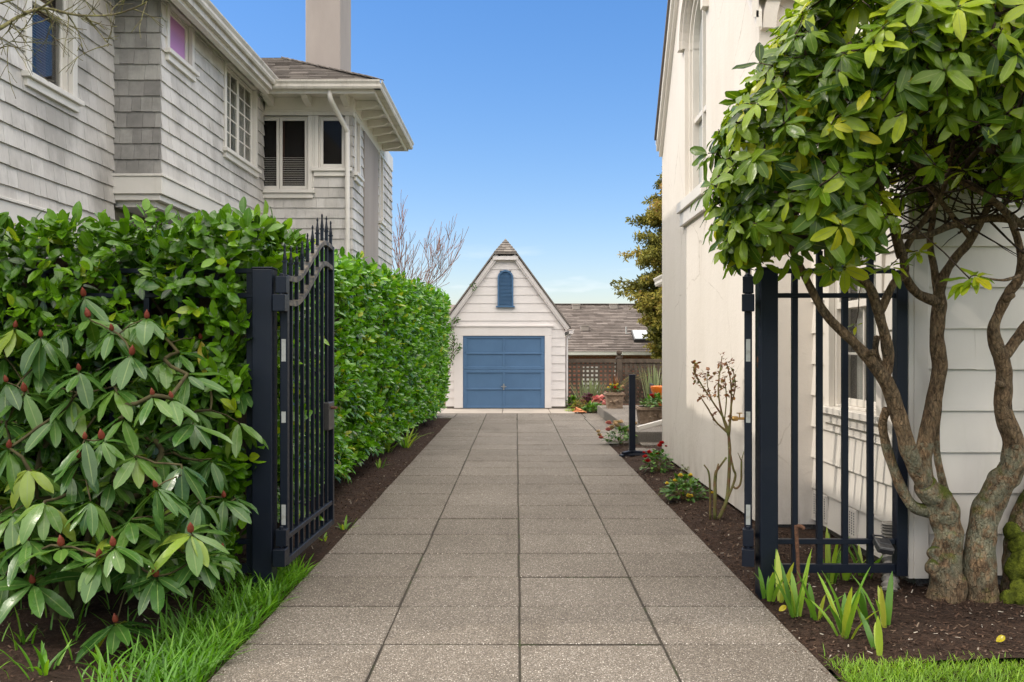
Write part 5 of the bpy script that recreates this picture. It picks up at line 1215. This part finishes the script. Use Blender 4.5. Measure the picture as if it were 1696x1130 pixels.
for px, py, d, r_ in ((1676, 880, 5.74, .05), (1690, 905, 5.72, .07), (1686, 945, 5.68, .075), (1700, 935, 5.66, .09), (1696, 985, 5.62, .085), (1668, 992, 5.62, .05)):
    p = at(px, py, d); lump(mo, p, r_, 28, .30, 1.2)
mo.build('moss_cushion', M['moss'], RT, smooth=True)
# ------------------------------------------------------------------ right-hand bed
def gp(px, py, z=0.):   # the point of the ground seen at a pixel
    d = (CH - z) * F / (py - VY); return V(((px - VX) * d / F, d, z))
def clump(name, label, cat, base, n, L, W, mat, spread=.05, lean=(.15, .5), droop=(.1, .6), group=None, bend=None, tint=None, fold=.35):
    base = V(base); t = thing(name, label, cat, base, group); lf = Leaf()
    for i in range(n):
        a = rng.uniform(0, 6.28); o = V((math.cos(a), math.sin(a), 0)); k = rng.uniform(*lean)
        d = o * k + V((0, 0, 1)); nn = -o + V((0, 0, k)) + rdir() * .25
        if bend: d += V(bend) * rng.uniform(0, .5)
        l = rng.uniform(.55, 1.05) * L
        lf.add(base + o * rng.uniform(0, spread) + V((0, 0, -.015)), d, nn, l, W * rng.uniform(.7, 1.15), tint, rng.uniform(*droop), 0)
    lf.build('blades', [mat], t, 'blade', fold); return t
IG = 'iris clumps in the right hand soil bed'
for px, py, n, L, lab in ((1272, 990, 8, .20, 'low iris clump at the foot of the right gate post'), (1318, 1018, 7, .30, 'iris fan left of the rusty stake at the paving edge'), (1293, 994, 5, .30, 'tall iris fan directly before the right gate post'), (1372, 962, 9, .34, 'iris clump standing behind the rails right of the rusty stake'), (1352, 1022, 5, .24, 'thin iris fan just right of the rusty stake'), (1398, 1052, 12, .32, 'largest iris clump with yellow outer leaves in the middle of the bed'), (1436, 1032, 4, .20, 'small upright iris fan below the iron panel centre'), (1466, 1036, 6, .24, 'iris fan below the lockbox'), (1458, 1078, 3, .17, 'iris leaf leaning left at the lawn edge'), (1430, 955, 6, .20, 'pale iris clump behind the bottom rail near the window'), (1402, 958, 5, .16, 'short iris tuft behind the bottom rail middle')):
    clump('iris_clump', lab, 'iris', gp(px, py, .02), n, L * 1.3, .040, M['iris'], .05, (.1, .55), (.02, .28), IG)
sp_ = thing('rebar_stake', 'rusty steel stake with hooked top driven in before the iron panel', 'stake', gp(1322, 992))
b = MB(); q = gp(1322, 992); b.tube(spline([q + V((.01, 0, -.05)), q + V((.0, 0, .2)), q + V((-.012, 0, .445)), q + V((-.008, 0, .462)), q + V((.02, -.01, .462)), q + V((.035, -.015, .448))], 5), [.0125] * 26, 8, rough=.1); b.build('rod', M['rust'], sp_, smooth=True)
pp = thing('corrugated_pipe', 'grey corrugated drain pipe at the foot of the siding corner', 'drain pipe', (2.47, 6.0, 0))
b = MB(); path = [V(tuple(a)) for a in spline([(2.445, 5.90, -.03), (2.47, 5.94, .05), (2.51, 6.03, .16), (2.53, 6.10, .28), (2.535, 6.11, .36), (2.535, 6.11, .42)], 6)]
b.tube(path, [.058 if i % 2 else .044 for i in range(len(path))], 16); b.build('pipe', M['pipe'], pp, smooth=False)

def rose():
    t = thing('rose_bush', 'bare thorny rose with bronze young leaves against the stucco wall', 'rose', gp(1190, 860)); D = 8.42
    b = MB(); lf = Leaf()
    lines = [[(1190, 861, 8), (1203, 830, 8), (1206.6, 803, 8), (1208.6, 752, 7.5), (1207, 721, 7)], [(1207, 721, 7), (1200, 696, 5), (1180, 665, 4), (1161, 636, 3.5), (1149, 614, 3), (1155, 602, 2)], [(1207, 721, 7), (1196, 687, 5), (1190, 653, 4), (1191, 625, 3), (1196, 590, 2)], [(1207, 721, 7), (1211, 673, 4.5), (1210, 631, 3.5), (1203, 600, 2)], [(1207, 718, 6), (1186, 699, 4), (1172, 676, 3.5), (1163, 662, 3)], [(1192, 857, 6), (1217, 795, 5.5), (1214, 775, 5), (1207, 741, 5)], [(1214, 806, 5), (1220, 809, 5), (1227, 798, 4.5), (1228, 764, 4)], [(1176, 860, 5), (1176, 820, 4.5), (1174, 784, 4), (1166, 770, 3)], [(1184, 860, 8), (1184, 820, 8), (1185, 786, 7.5), (1190, 776, 5), (1203, 758, 5)], [(1185, 790, 5), (1190, 768, 4)], [(1211, 673, 3), (1218, 640, 2.5), (1214, 612, 2)], [(1200, 696, 3), (1203, 660, 3), (1200, 625, 2)], [(1180, 665, 2.5), (1172, 640, 2), (1171, 616, 1.5)], [(1163, 662, 2), (1160, 655, 1.5)], [(1228, 764, 2), (1232, 748, 1.5)], [(1228, 764, 2), (1222, 750, 1.5)]]
    for L in lines:
        dz = rng.uniform(-.05, .05); q = spline([(*at(px, py, D + dz * (1 - i * 0)), r_ * D / F * .55) if 0 else (*at(px, py, D + (dz if i > 1 else 0)), r_ * .0021) for i, (px, py, r_) in enumerate(L)], 5)
        b.tube([V(tuple(a[:3])) for a in q], [max(.002, a[3]) for a in q], 7, rough=.2, freq=20)
        for a in q[::2]:
            p = V(tuple(a[:3])); d = rdir(); b.tube([p, p + d * (a[3] + .008)], [.003, .0006], 4)
            pz = p.z
            if pz > 1.12 and L[0][1] < 730:
                for _ in range(5): lf.add(p + rdir() * .02, rdir() + V((0, 0, .2)), V((0, 0, 1)) + rdir() * .6, rng.uniform(.03, .055), rng.uniform(.018, .03), None, .2)
    for px, py in ((1149, 612), (1152, 604), (1168, 618), (1178, 628), (1196, 600), (1204, 605), (1208, 600), (1186, 620), (1212, 640), (1195, 640), (1155, 632), (1150, 628), (1183, 650), (1206, 655), (1204, 690), (1176, 690)):
        for _ in range(6): lf.add(at(px, py, D) + rdir() * .03, rdir() + V((0, 0, .1)), V((0, 0, 1)) + rdir() * .6, rng.uniform(.035, .06), rng.uniform(.02, .032), None, .2)
    b.build('canes', M['cane'], t, smooth=True); lf.build('leaves', [M['bronze']], t, 'small', .2)
rose()
def bushlet(name, label, cat, c, rx, rz, nleaf, lsize, mat, flowers=(), group=None, base_z=.0, lw=.55, up=.5, fl=None):
    """small leafy plant: leaves on short stems filling a mound, with flower heads as parts"""
    c = V(c); t = thing(name, label, cat, c, group); lf = Leaf(); st_ = MB()
    for i in range(nleaf):
        d = rdir(); d.z = abs(d.z); f = rng.uniform(.35, 1) ** .6; p = c + V((d.x * rx * f, d.y * rx * f, .03 + d.z * rz * f)); ld = (V((d.x, d.y, d.z * .4 + rng.uniform(-.3, .5))) + rdir() * .5)
        lf.add(p, ld, V((0, 0, 1)) + d * .4 + rdir() * .3, lsize * rng.uniform(.6, 1.2), lsize * lw * rng.uniform(.8, 1.2), None, .25)
        if i % 9 == 0: st_.tube([c + V((rng.uniform(-.02, .02), rng.uniform(-.02, .02), -.02)), c.lerp(p, .5) + V((0, 0, .02)), p], [.004, .003, .002], 4)
    lf.build('leaves', [mat], t, 'small', .25); st_.build('stems', M['cane'], t)
    for k, (off, r_, m) in enumerate(flowers):
        fp = c + V(off); f = Leaf(); np_ = 14 if r_ > .03 else 8
        for i in range(np_):
            a = i * 2.4; el = .15 + .9 * (i / np_); o = V((math.cos(a), math.sin(a), 0)); d = o * math.cos(el) + V((0, -.35, 1)) * math.sin(el); f.add(fp, d, V((0, 0, 1)) - o * .5, r_ * rng.uniform(.8, 1.1), r_ * .95, None, -.25)
        o = f.build('flower', [M[m]], t, 'small', .3)
    return t
R_ = lambda n, rx, z0, z1, r0, r1, m: [((rng.uniform(-rx, rx), rng.uniform(-rx, 0), rng.uniform(z0, z1)), rng.uniform(r0, r1), m) for _ in range(n)]
bushlet('flower_plant', 'bushy plant with dark red double flowers beside the black post foot', 'flowering plant', gp(1089, 782), .19, .26, 190, .07, M['green'], [((-.17, -.06, .19), .05, 'red'), ((-.12, -.08, .25), .045, 'red'), ((-.14, -.1, .14), .05, 'red'), ((.02, -.04, .33), .05, 'red'), ((.05, -.02, .36), .05, 'red'), ((.10, -.05, .33), .03, 'red'), ((-.02, -.1, .24), .03, 'red'), ((-.18, -.05, .25), .03, 'red'), ((.08, -.17, .05), .04, 'orange_petal')] if 0 else [((-.17, -.06, .19), .05, 'red'), ((-.12, -.08, .25), .045, 'red'), ((-.14, -.1, .14), .05, 'red'), ((.02, -.04, .33), .05, 'red'), ((.05, -.02, .36), .05, 'red'), ((.10, -.05, .33), .03, 'red'), ((-.02, -.1, .24), .03, 'red'), ((-.18, -.05, .25), .03, 'red')])
bushlet('flower_plant', 'low spreading plant with yellow rose like flowers beneath the stucco wall', 'flowering plant', gp(1135, 828), .23, .21, 260, .07, M['green'], [((-.06, -.05, .25), .04, 'yellow'), ((.05, -.02, .25), .035, 'yellow'), ((-.12, -.06, .20), .035, 'yellow'), ((-.20, -.05, .17), .03, 'yellow'), ((.0, -.23, .06), .05, 'yellow'), ((.28, .02, .06), .035, 'yellow')])
bushlet('hellebore', 'hellebore with cream and dusky pink flowers at the driveway edge behind the black post', 'flowering plant', gp(1028, 736), .25, .27, 130, .09, M['green'], R_(11, .24, .16, .36, .06, .08, 'cream') + R_(2, .24, .2, .36, .06, .08, 'pink') + [((-.36, -.05, .14), .06, 'cream'), ((-.38, -.08, .2), .055, 'cream'), ((-.34, -.1, .1), .06, 'pink')])
bushlet('sprouting_plant', 'small sprout of young grey leaves touching the stucco wall', 'plant', gp(1136, 790), .07, .14, 26, .05, M['greygreen'])
bp = thing('gate_stop_post', 'slender black post on a splayed steel foot in the right bed', 'post', gp(1047, 754))
q = gp(1047, 754); b = MB(); b.box(q.x - .045, q.x + .045, q.y - .045, q.y + .045, .0, 1.19); b.build('shaft', M['gate'], bp, bevel=.006)
b = MB(); b.box(q.x - .05, q.x + .05, q.y - .05, q.y + .05, 1.1905, 1.205); b.build('cap', M['gate'], bp)
for sx, sy in ((-.15, -.13), (.30, -.06)):
    b = MB(); a = q + V((0, -.02, .05)); e = q + V((sx, sy, .035)); b.bar(a, e, .07, .05); b.bar(e + V((0, 0, -.02)), e + V((sx * .25, sy * .25, -.03)), .08, .03); b.build('foot', M['gate'], bp, bevel=.006)
b = MB(); b.box(q.x - .17, q.x + .35, q.y - .12, q.y - .04, .0, .03); b.build('foot', M['gate'], bp, bevel=.006)
# pavers beside it
for i, (px, py, w_) in enumerate(((1066, 748, .42), (1086, 738, .5))):
    q = gp(px, py); b = MB(); b.box(q.x - w_ / 2, q.x + w_ / 2, q.y - .2, q.y + .25, -.05, .03 + .004 * i); o = b.build('stepping_stone', M['aggregate'], None, bevel=.01); tag(o, ('flat stepping stone nearest the black post foot', 'flat stepping stone below the low concrete terrace')[i], 'stepping stone', 'stepping stones by the terrace')
# terrace
b = MB(); b.box(1.98, 9, 15.0, 22.0, -.1, .195); o = b.build('terrace', M['step'], None, bevel=.008); o['kind'] = 'structure'
b = MB()
for i in range(6):
    for j in range(7): b.box(1.985 + i * .75, 1.985 + i * .75 + .742, 15.005 + j, 15.005 + j + .992, .1952, .204, 0, rng.random())
o = b.build('terrace_paving', M['aggregate'], None); o['kind'] = 'structure'
de = thing('downspout_extension', 'white sloping downspout extension lying on the terrace edge', 'drain pipe', (2.4, 14.7, .2))
b = MB(); b.bar(at(1056, 710, 14.75), at(1120, 693, 14.75), .09, .075); b.build('pipe', M['siding'], de, bevel=.008)
def planter(label, px, py, w_, dp, h, d=None):
    q = gp(px, py, .204); t = thing('stone_planter', label, 'planter', q, 'carved stone planters on the terrace'); x, y, z = q
    b = MB(); y0 = y; y1 = y + dp; tp = .03
    b.hexa([(x - w_ / 2 + tp, y0 + tp, z), (x + w_ / 2 - tp, y0 + tp, z), (x + w_ / 2 - tp, y1 - tp, z), (x - w_ / 2 + tp, y1 - tp, z), (x - w_ / 2, y0, z + h * .82), (x + w_ / 2, y0, z + h * .82), (x + w_ / 2, y1, z + h * .82), (x - w_ / 2, y1, z + h * .82)])
    b.build('body', M['planter'], t, bevel=.01)
    b = MB(); b.box(x - w_ / 2 - .035, x + w_ / 2 + .035, y0 - .035, y1 + .035, z + h * .8205, z + h * .94); b.box(x - w_ / 2 - .015, x + w_ / 2 + .015, y0 - .015, y1 + .015, z + h * .941, z + h); b.build('rim', M['planter'], t, bevel=.014, seg=2)
    b = MB(); b.box(x - w_ / 2 + .02, x + w_ / 2 - .02, y0 - .012 + tp, y0 + .02, z, z + .05); b.build('plinth', M['planter'], t, bevel=.008)
    b = MB()
    for dx, dz, r_ in ((0, .45, .05), (-.05, .5, .03), (.05, .5, .03), (0, .36, .035), (-.1, .42, .025), (.1, .42, .025), (0, .58, .03)): lump(b, (x + dx * w_ / .42, y0 + .012, z + h * dz), r_, 10, .4)
    b.build('relief', M['planter'], t, smooth=True)
    b = MB(); b.box(x - w_ / 2 + .03, x + w_ / 2 - .03, y0 + .03, y1 - .03, z + h * .9, z + h + .004); b.build('soil_fill', M['soil'], t); return q + V((0, dp / 2, h))
c1 = planter('small square stone planter at the far corner of the terrace', 1019, 677, .40, .40, .37)
c2 = planter('wide stone planter with a lion face beside the stucco wall', 1094, 703, .78, .45, .31)
bushlet('potted_plant', 'yellow and red bedding flowers growing in the small stone planter', 'potted flowers', c1 + V((0, -.05, 0)), .19, .16, 120, .06, M['green'], R_(6, .18, .08, .2, .035, .045, 'yellow') + [((.0, -.12, .1), .06, 'red'), ((.03, -.12, .08), .05, 'red')] + [((.14, -.1, .1), .05, 'cream'), ((.18, -.08, .13), .05, 'cream'), ((.12, -.12, .06), .045, 'cream')])
clump('potted_grass', 'red spiky leaves rising from the small stone planter', 'potted plant', c1 + V((0, .02, 0)), 16, .48, .03, M['bronze'], .08, (.02, .3), (.0, .2))
b = MB()
for i in range(7):
    dx = .35 + .12 * i; b.tube(spline([c1 + V((.05, .05, 0)), c1 + V((.05 + dx * .4, .05 + rng.uniform(-.1, .1), .28 + rng.uniform(-.05, .08))), c1 + V((.05 + dx, .05, .30 + rng.uniform(-.12, .22)))], 6), [.009 - .0006 * k for k in range(13)], 5)
o = b.build('arching_twigs', M['twig_moss'], None); tag(o, 'bare pale twigs arching right from the small stone planter', 'twigs')
bushlet('potted_plant', 'leafy primroses with red, magenta and white flowers in the wide stone planter', 'potted flowers', c2 + V((0, -.08, 0)), .34, .20, 220, .09, M['green'], [((-.16, -.12, .20), .065, 'red'), ((-.13, -.12, .17), .06, 'red'), ((.07, -.05, .26), .05, 'magenta'), ((.1, -.05, .24), .04, 'magenta'), ((.17, -.1, .2), .055, 'white'), ((.2, -.08, .18), .05, 'white')])
ou = thing('orange_urn', 'glossy orange pedestal urn half hidden behind the stucco corner', 'urn', (2.78, 17.6, .204))
b = MB(); cx = (1098 - VX) * 17.6 / F; b.lathe([(.15, 0), (.15, .04), (.10, .10), (.085, .30), (.10, .40), (.20, .50), (.235, .58), (.245, .63), (.25, .655), (.23, .655), (.18, .54), (.0, .50)], (cx, 17.6, .204), 28); b.build('bowl', M['orange'], ou, smooth=True)
pc = thing('patio_chair', 'black patio chair behind the wide planter, mostly hidden by the stucco corner', 'chair', (2.95, 19.2, .204))
x0, y0, z0 = (1078 - VX) * 19.2 / F, 19.2, .204
b = MB(); b.box(x0, x0 + .5, y0 - .25, y0 + .25, z0 + .40, z0 + .44); b.build('seat', M['black'], pc, bevel=.01)
b = MB(); b.box(x0, x0 + .035, y0 - .24, y0 + .24, z0 + .441, z0 + .64); b.build('backrest', M['black'], pc, bevel=.01)
for ax, ay in ((.02, -.22), (.47, -.22), (.02, .22), (.47, .22)): b = MB(); b.tube([(x0 + ax, y0 + ay, z0), (x0 + ax, y0 + ay, z0 + .4)], [.014, .014], 8); b.build('leg', M['black'], pc)
# planting by the lattice fence
clump('grey_shrub', 'upright grey green rosemary shrub before the lattice fence', 'shrub', (1.95, 23.9, .0), 110, .85, .035, M['greygreen'], .26, (.0, .45), (.0, .12))
clump('grey_shrub', 'tall grey green rosemary growing by the fence near the stucco corner', 'shrub', (3.60, 23.6, .1), 70, 1.1, .035, M['greygreen'], .22, (.0, .22), (.0, .1))
bushlet('heuchera', 'dark plum leaved heuchera in front of the rosemary', 'plant', (1.82, 22.9, .18), .17, .24, 120, .09, M['plum'], (), lw=.9)
bushlet('heuchera', 'pink and red leaved heuchera beside the small stone planter', 'plant', (2.08, 22.7, .16), .19, .22, 120, .09, M['pink'], (), lw=.9)
bushlet('ground_cover_mound', 'brownish green mossy mound left of the heucheras', 'plant', (1.60, 22.6, .0), .25, .30, 260, .045, M['conifer'])
bushlet('leafy_plant', 'bright green leafy plant below the pink heuchera', 'plant', (1.92, 22.35, .0), .26, .2, 160, .11, M['green'])
bushlet('leafy_plant', 'dark green leafy plant at the garage corner', 'plant', (1.55, 24.0, .0), .22, .28, 130, .12, M['laurel'])
clump('lawn_tuft', 'patch of bright grass by the garage corner', 'grass', (1.50, 22.9, 0), 220, .10, .014, M['lawn'], .28, (.1, .7), (.1, .4))
tp = thing('terracotta_pot', 'broken terracotta pot lying on its side by the driveway', 'pot', (1.52, 22.1, .1))
b = MB(); b.lathe([(.035, 0), (.05, .08), (.065, .12), (.072, .12), (.072, .145), (.06, .145), (.045, .02), (.0, .015)], (1.60, 22.2, .065), 14, axis=(-1, -.25, .15)); b.build('body', M['terracotta'], tp)
for a_, e_ in (((1.50, 22.05, .02), .12), ((1.62, 22.0, .02), .10), ((1.56, 22.15, .05), .09)): b = MB(); b.prism([V(a_) + V((e_ * math.cos(k * 1.7), e_ * .7 * math.sin(k * 1.7), .01 * k)) for k in range(4)], (0, .02, .025)); b.build('shard', M['terracotta'], tp)
b = MB()
for i in range(70):
    p = V((rng.uniform(2.95, 4.4), 24.75 + rng.uniform(-.12, .0), rng.uniform(.1, .3))); b.tube(spline([p, p + V((rng.uniform(-.3, .3), -.05, .35)), p + V((rng.uniform(-.5, .5), -.05, rng.uniform(.55, .95)))], 4), [.006] * 9, 4)
o = b.build('dormant_climber', M['twig'], None); tag(o, 'brown leafless climber tangled over the right fence panel', 'climber')
# dark creeper on the garage corner
cr_ = thing('creeper', 'thin dark creeper clinging to the left corner of the garage', 'climber', (-1.85, 23.7, .9)); b = MB(); lf = Leaf()
for pts in ([(743, 620), (748, 590), (752, 565), (744, 545)], [(742, 600), (756, 580), (762, 574)], [(744, 560), (752, 534), (760, 529)], [(741, 585), (746, 575), (756, 560)], [(782, 472), (786, 477)]):
    q = [at(px, py, 23.68) for px, py in pts]; q = [V(tuple(a)) for a in spline(q, 5)]; b.tube(q, [.008] * len(q), 5)
    for p in q:
        for _ in range(5): lf.add(p + rdir() * .08 * V((1, .2, 1)).x, rdir(), V((0, -1, .3)), .05, .03, rng.uniform(0, .4), .1)
b.build('stems', M['twig'], cr_); lf.build('leaves', [M['laurel']], cr_, 'small', .1)

# ------------------------------------------------------------------ grasses
def blades(lf, x0, x1, y0, y1, n, L, W, hf, keep=None, lean=.5, dr=(.1, .6), out=None):
    for _ in range(n):
        x, y = rng.uniform(x0, x1), rng.uniform(y0, y1)
        if keep and not keep(x, y): continue
        a = rng.uniform(0, 6.28); o = V((math.cos(a), math.sin(a), 0)); k = rng.uniform(.05, lean); d = o * k + V((0, 0, 1))
        if out: d += V(out) * rng.uniform(0, .6)
        t = min(1, max(0, .45 + .5 * noise.noise(V((x * 2, y * 2, 4))) + rng.gauss(0, .18)))
        lf.add((x, y, hf(x, y) - .012), d, -o + V((0, 0, k)), L * rng.uniform(.55, 1.15), W * rng.uniform(.7, 1.2), t, rng.uniform(*dr), 0)
lf = Leaf()
def edge(x):  # ragged front edge of the lawn
    return 4.60 - .02 * (x - 1.6) + .05 * noise.noise(V((x * 3, 0, 7)))
blades(lf, DR + .04, 4.2, 3.4, 4.75, 26000, .075, .0048, lawn_h, lambda x, y: y < edge(x) + rng.gauss(0, .03), .9, (.1, .8))
lf.build('lawn_grass', [M['lawn']], None, 'blade', .2); tag(bpy.data.objects['lawn_grass'], 'bright green mown lawn grass at the right of the driveway', 'grass', kind='stuff')
lf = Leaf()
def strip(x, y):
    e0 = DL - .02 + .02 * noise.noise(V((0, y * 6, 2)));  w_ = .36 if y < 5.6 else .36 - .12 * (y - 5.6); f = (e0 - x) / w_
    return x < e0 and rng.random() < (1.0 - .75 * f) and noise.noise(V((x * 4, y * 4, 11))) > -.35
blades(lf, -2.2, DL, 3.9, 6.45, 5200, .21, .0125, left_h, strip, .55, (.15, .8), (.25, -.05, 0))
blades(lf, -3.2, -1.7, 4.2, 5.8, 130, .18, .011, left_h, None, .7, (.1, .8))
lf.build('border_grass', [M['grass']], None, 'blade', .25); tag(bpy.data.objects['border_grass'], 'lush strap leaved grass edging the left side of the driveway', 'grass', kind='stuff')
DG = 'strap leaved clumps in the left soil bed'
for px, py, n, L, W, lab in ((640, 752, 22, .50, .035, 'larger daylily clump under the driveway hedge'), (672, 742, 20, .42, .035, 'daylily clump nearest the garage end of the hedge'), (628, 775, 6, .22, .03, 'few wilted daylily leaves at the hedge foot'), (570, 872, 8, .15, .024, 'little striped sprout beyond the left gate leaf'), (536, 892, 5, .10, .02, 'tiny sprout beneath the left gate leaf'), (75, 1118, 9, .22, .024, 'pale strap leaved tuft in the bottom left corner'), (180, 1122, 8, .20, .022, 'strap leaved tuft below the rhododendron shrub'), (40, 1075, 6, .14, .02, 'little green sprout at the left picture edge')):
    q = gp(px, py, .0); clump('daylily_clump', lab, 'daylily', (q.x, q.y, left_h(q.x, q.y)), n, L, W, M['iris'] if px > 500 else M['grass'], .07, (.1, .75), (.1, .7), DG)

# ------------------------------------------------------------------ trees beyond and the bare tree overhead
def bare_tree(mb, p, d, l, r_, depth, spread=.5, up=.12, kids=(2, 4), min_r=.004):
    p, d = V(p), V(d).normalized(); pts = [p]; n = 5
    for i in range(n):
        d = (d + rdir() * .16 + V((0, 0, up))).normalized(); pts.append(pts[-1] + d * l / n)
    mb.tube(pts, [max(min_r, r_ * (1 - .55 * i / n)) for i in range(n + 1)], 6 if r_ > .02 else 4)
    if depth == 0: return
    for k in range(rng.randint(*kids)):
        i = rng.randint(2, n); s = rdir(); s = (s - d * s.dot(d)).normalized()
        bare_tree(mb, pts[i], d + s * spread * rng.uniform(.6, 1.3), l * rng.uniform(.55, .8), r_ * .55, depth - 1, spread, up, kids, min_r)
    bare_tree(mb, pts[-1], d, l * .75, r_ * .48, depth - 1, spread, up, kids, min_r)
bt = thing('bare_tree', 'leafless tree with reddish twigs rising above the far end of the hedge', 'tree', (-4.2, 31, -1))
b = MB(); b.tube([(-4.2, 31, -1.2), (-4.15, 31, 1.2), (-4.1, 31, 2.6)], [.17, .13, .1], 8); b.build('trunk', M['twig'], bt, smooth=True)
b = MB(); st_rng = rng.getstate(); rng.seed(5)
for (dx, dy, dz), l in (((.05, 0, 1), 2.2), ((.45, .1, 1), 2.3), ((-.3, .1, 1), 2.0), ((.75, -.1, 1), 2.0), ((.2, .3, 1), 2.0), ((-.1, -.3, 1), 2.0)): bare_tree(b, (-4.1 + dx * .1, 31 + dy * .1, 2.0 + rng.uniform(0, .5)), (dx, dy, dz), l * .80, .038, 3, .5, .08, (2, 3), .0075)
b.build('branches', M['twig_red'], bt, smooth=True)
ot = thing('overhanging_tree', 'leafless mossy branches reaching in at the top left corner before the house', 'tree', (-4.15, 4.6, 0))
b = MB(); b.tube(spline([(-4.15, 4.6, -.1), (-4.2, 4.65, 1.5), (-4.1, 4.8, 3.0), (-4.0, 5.2, 3.7)], 6), [.12 - .003 * i for i in range(19)], 10, rough=.15); b.build('trunk', M['bark'], ot, smooth=True)
b = MB(); DD = 6.6
for pts, r0 in (([(-60, 75), (0, 47), (30, 28), (70, 12), (100, -10)], .018), ([(40, 22), (75, 14), (110, 22), (140, 26), (190, 24), (235, 8), (250, -5)], .013), ([(-40, 10), (0, 5), (40, -5)], .012), ([(-50, 120), (0, 80), (30, 78)], .008), ([(140, 26), (155, 42), (175, 68), (185, 75)], .006), ([(110, 22), (128, 50), (140, 92)], .006), ([(20, 34), (14, 50), (0, 66)], .006), ([(75, 14), (85, 40), (78, 58)], .005), ([(60, 16), (30, 60), (5, 76)], .005)):
    q = [V(tuple(a)) for a in spline([at(px, py, DD + .15 * math.sin(i * 2.1 + r0 * 900)) for i, (px, py) in enumerate(pts)], 5)]; b.tube(q, [max(.0025, r0 * (1 - .75 * i / len(q))) for i in range(len(q))], 6, rough=.15, freq=20)
    for i in range(1, len(q), 2):
        bare_tree(b, q[i], rdir() + V((.3, 0, -.1)), rng.uniform(.10, .26), .0045, 1, .7, .0, (1, 2), .0022)
b.tube(spline([(-4.0, 5.2, 3.7), (-4.15, 6.0, 3.8), at(-60, 75, DD)], 6), [.06 - .003 * i for i in range(13)], 8, rough=.15)
b.tube(spline([(-4.0, 5.2, 3.7), (-4.1, 6.0, 4.0), at(-40, 10, DD)], 6), [.045 - .0025 * i for i in range(13)], 8)
b.tube(spline([(-4.0, 5.2, 3.7), (-4.2, 6.0, 3.6), at(-50, 120, DD)], 6), [.03 - .0015 * i for i in range(13)], 8)
b.build('branches', M['twig_moss'], ot, smooth=True); rng.setstate(st_rng)
# conifer: trunk, limbs and drooping sprays of scale leaves
cf = thing('conifer', 'tall bronze green cypress standing behind the brick house', 'tree', (5.75, 33, -1.4))
b = MB(); cx, cy = 5.75, 32.6; b.tube([(cx, cy, -1.5), (cx, cy, 3), (cx + .1, cy, 8.4)], [.28, .2, .03], 10, rough=.15)
lf = Leaf()
prof = [(-1.4, .9), (.6, .8), (2.2, .9), (3.0, 1.5), (3.6, 2.15), (4.6, 2.2), (5.2, 1.75), (6.2, 1.6), (7.0, 1.05), (7.7, .55), (8.3, .1)]
def prad(z):
    for (z0, r0), (z1, r1) in zip(prof[:-1], prof[1:]):
        if z0 <= z <= z1: return r0 + (r1 - r0) * (z - z0) / (z1 - z0)
    return .1
for i in range(330):
    z = rng.uniform(-.8, 8.1); a = rng.uniform(0, 6.28); r_ = prad(z) * rng.uniform(.55, 1.12) * (1 + .22 * noise.noise(V((math.cos(a) * 1.5, math.sin(a) * 1.5, z * 1.1)))); o = V((math.cos(a), math.sin(a), 0))
    p0 = V((cx, cy, z - .35 * r_)); p1 = V((cx, cy, z)) + o * r_ * .6 + V((0, 0, .08)); p2 = V((cx, cy, z + rng.uniform(-.1, .15))) + o * r_
    q = [V(tuple(a_)) for a_ in spline([p0, p1, p2], 5)]; b.tube(q, [.03 - .0025 * k for k in range(len(q))], 5)
    tb = min(1, max(0, .45 + .5 * noise.noise(V((o.x, o.y, z * .7)) * 1.2) + rng.gauss(0, .1)))
    for p in q[3:]:
        for _ in range(9):
            s = rdir() * .17; c = p + V((s.x, s.y, s.z * .7))
            for _ in range(3): lf.add(c + rdir() * .04, o * .5 + rdir() * .8 + V((0, 0, rng.uniform(-.5, .3))), rdir() + V((0, -.3, .5)), rng.uniform(.10, .20), rng.uniform(.035, .065), min(1, max(0, tb + rng.gauss(0, .14))), rng.uniform(0, .5), 0)
b.build('trunk', M['twig'], cf, smooth=True); lf.build('crown', [M['conifer']], cf, 'small', .2)
# odds and ends on the soil
for i, (px, py, lab) in enumerate(((1650, 1063, 'curled yellow fallen leaf on the mulch near the lawn'), (1290, 1012, 'pale fallen leaf beside the iris at the paving edge'))):
    f = Leaf(); f.add(gp(px, py, .03), (1, .2, .1), (0, -.5, 1), .05, .04, .99, -.6); o = f.build('fallen_leaf', [M['rhodo_tree']], None, 'rhodo', .5); tag(o, lab, 'leaf')
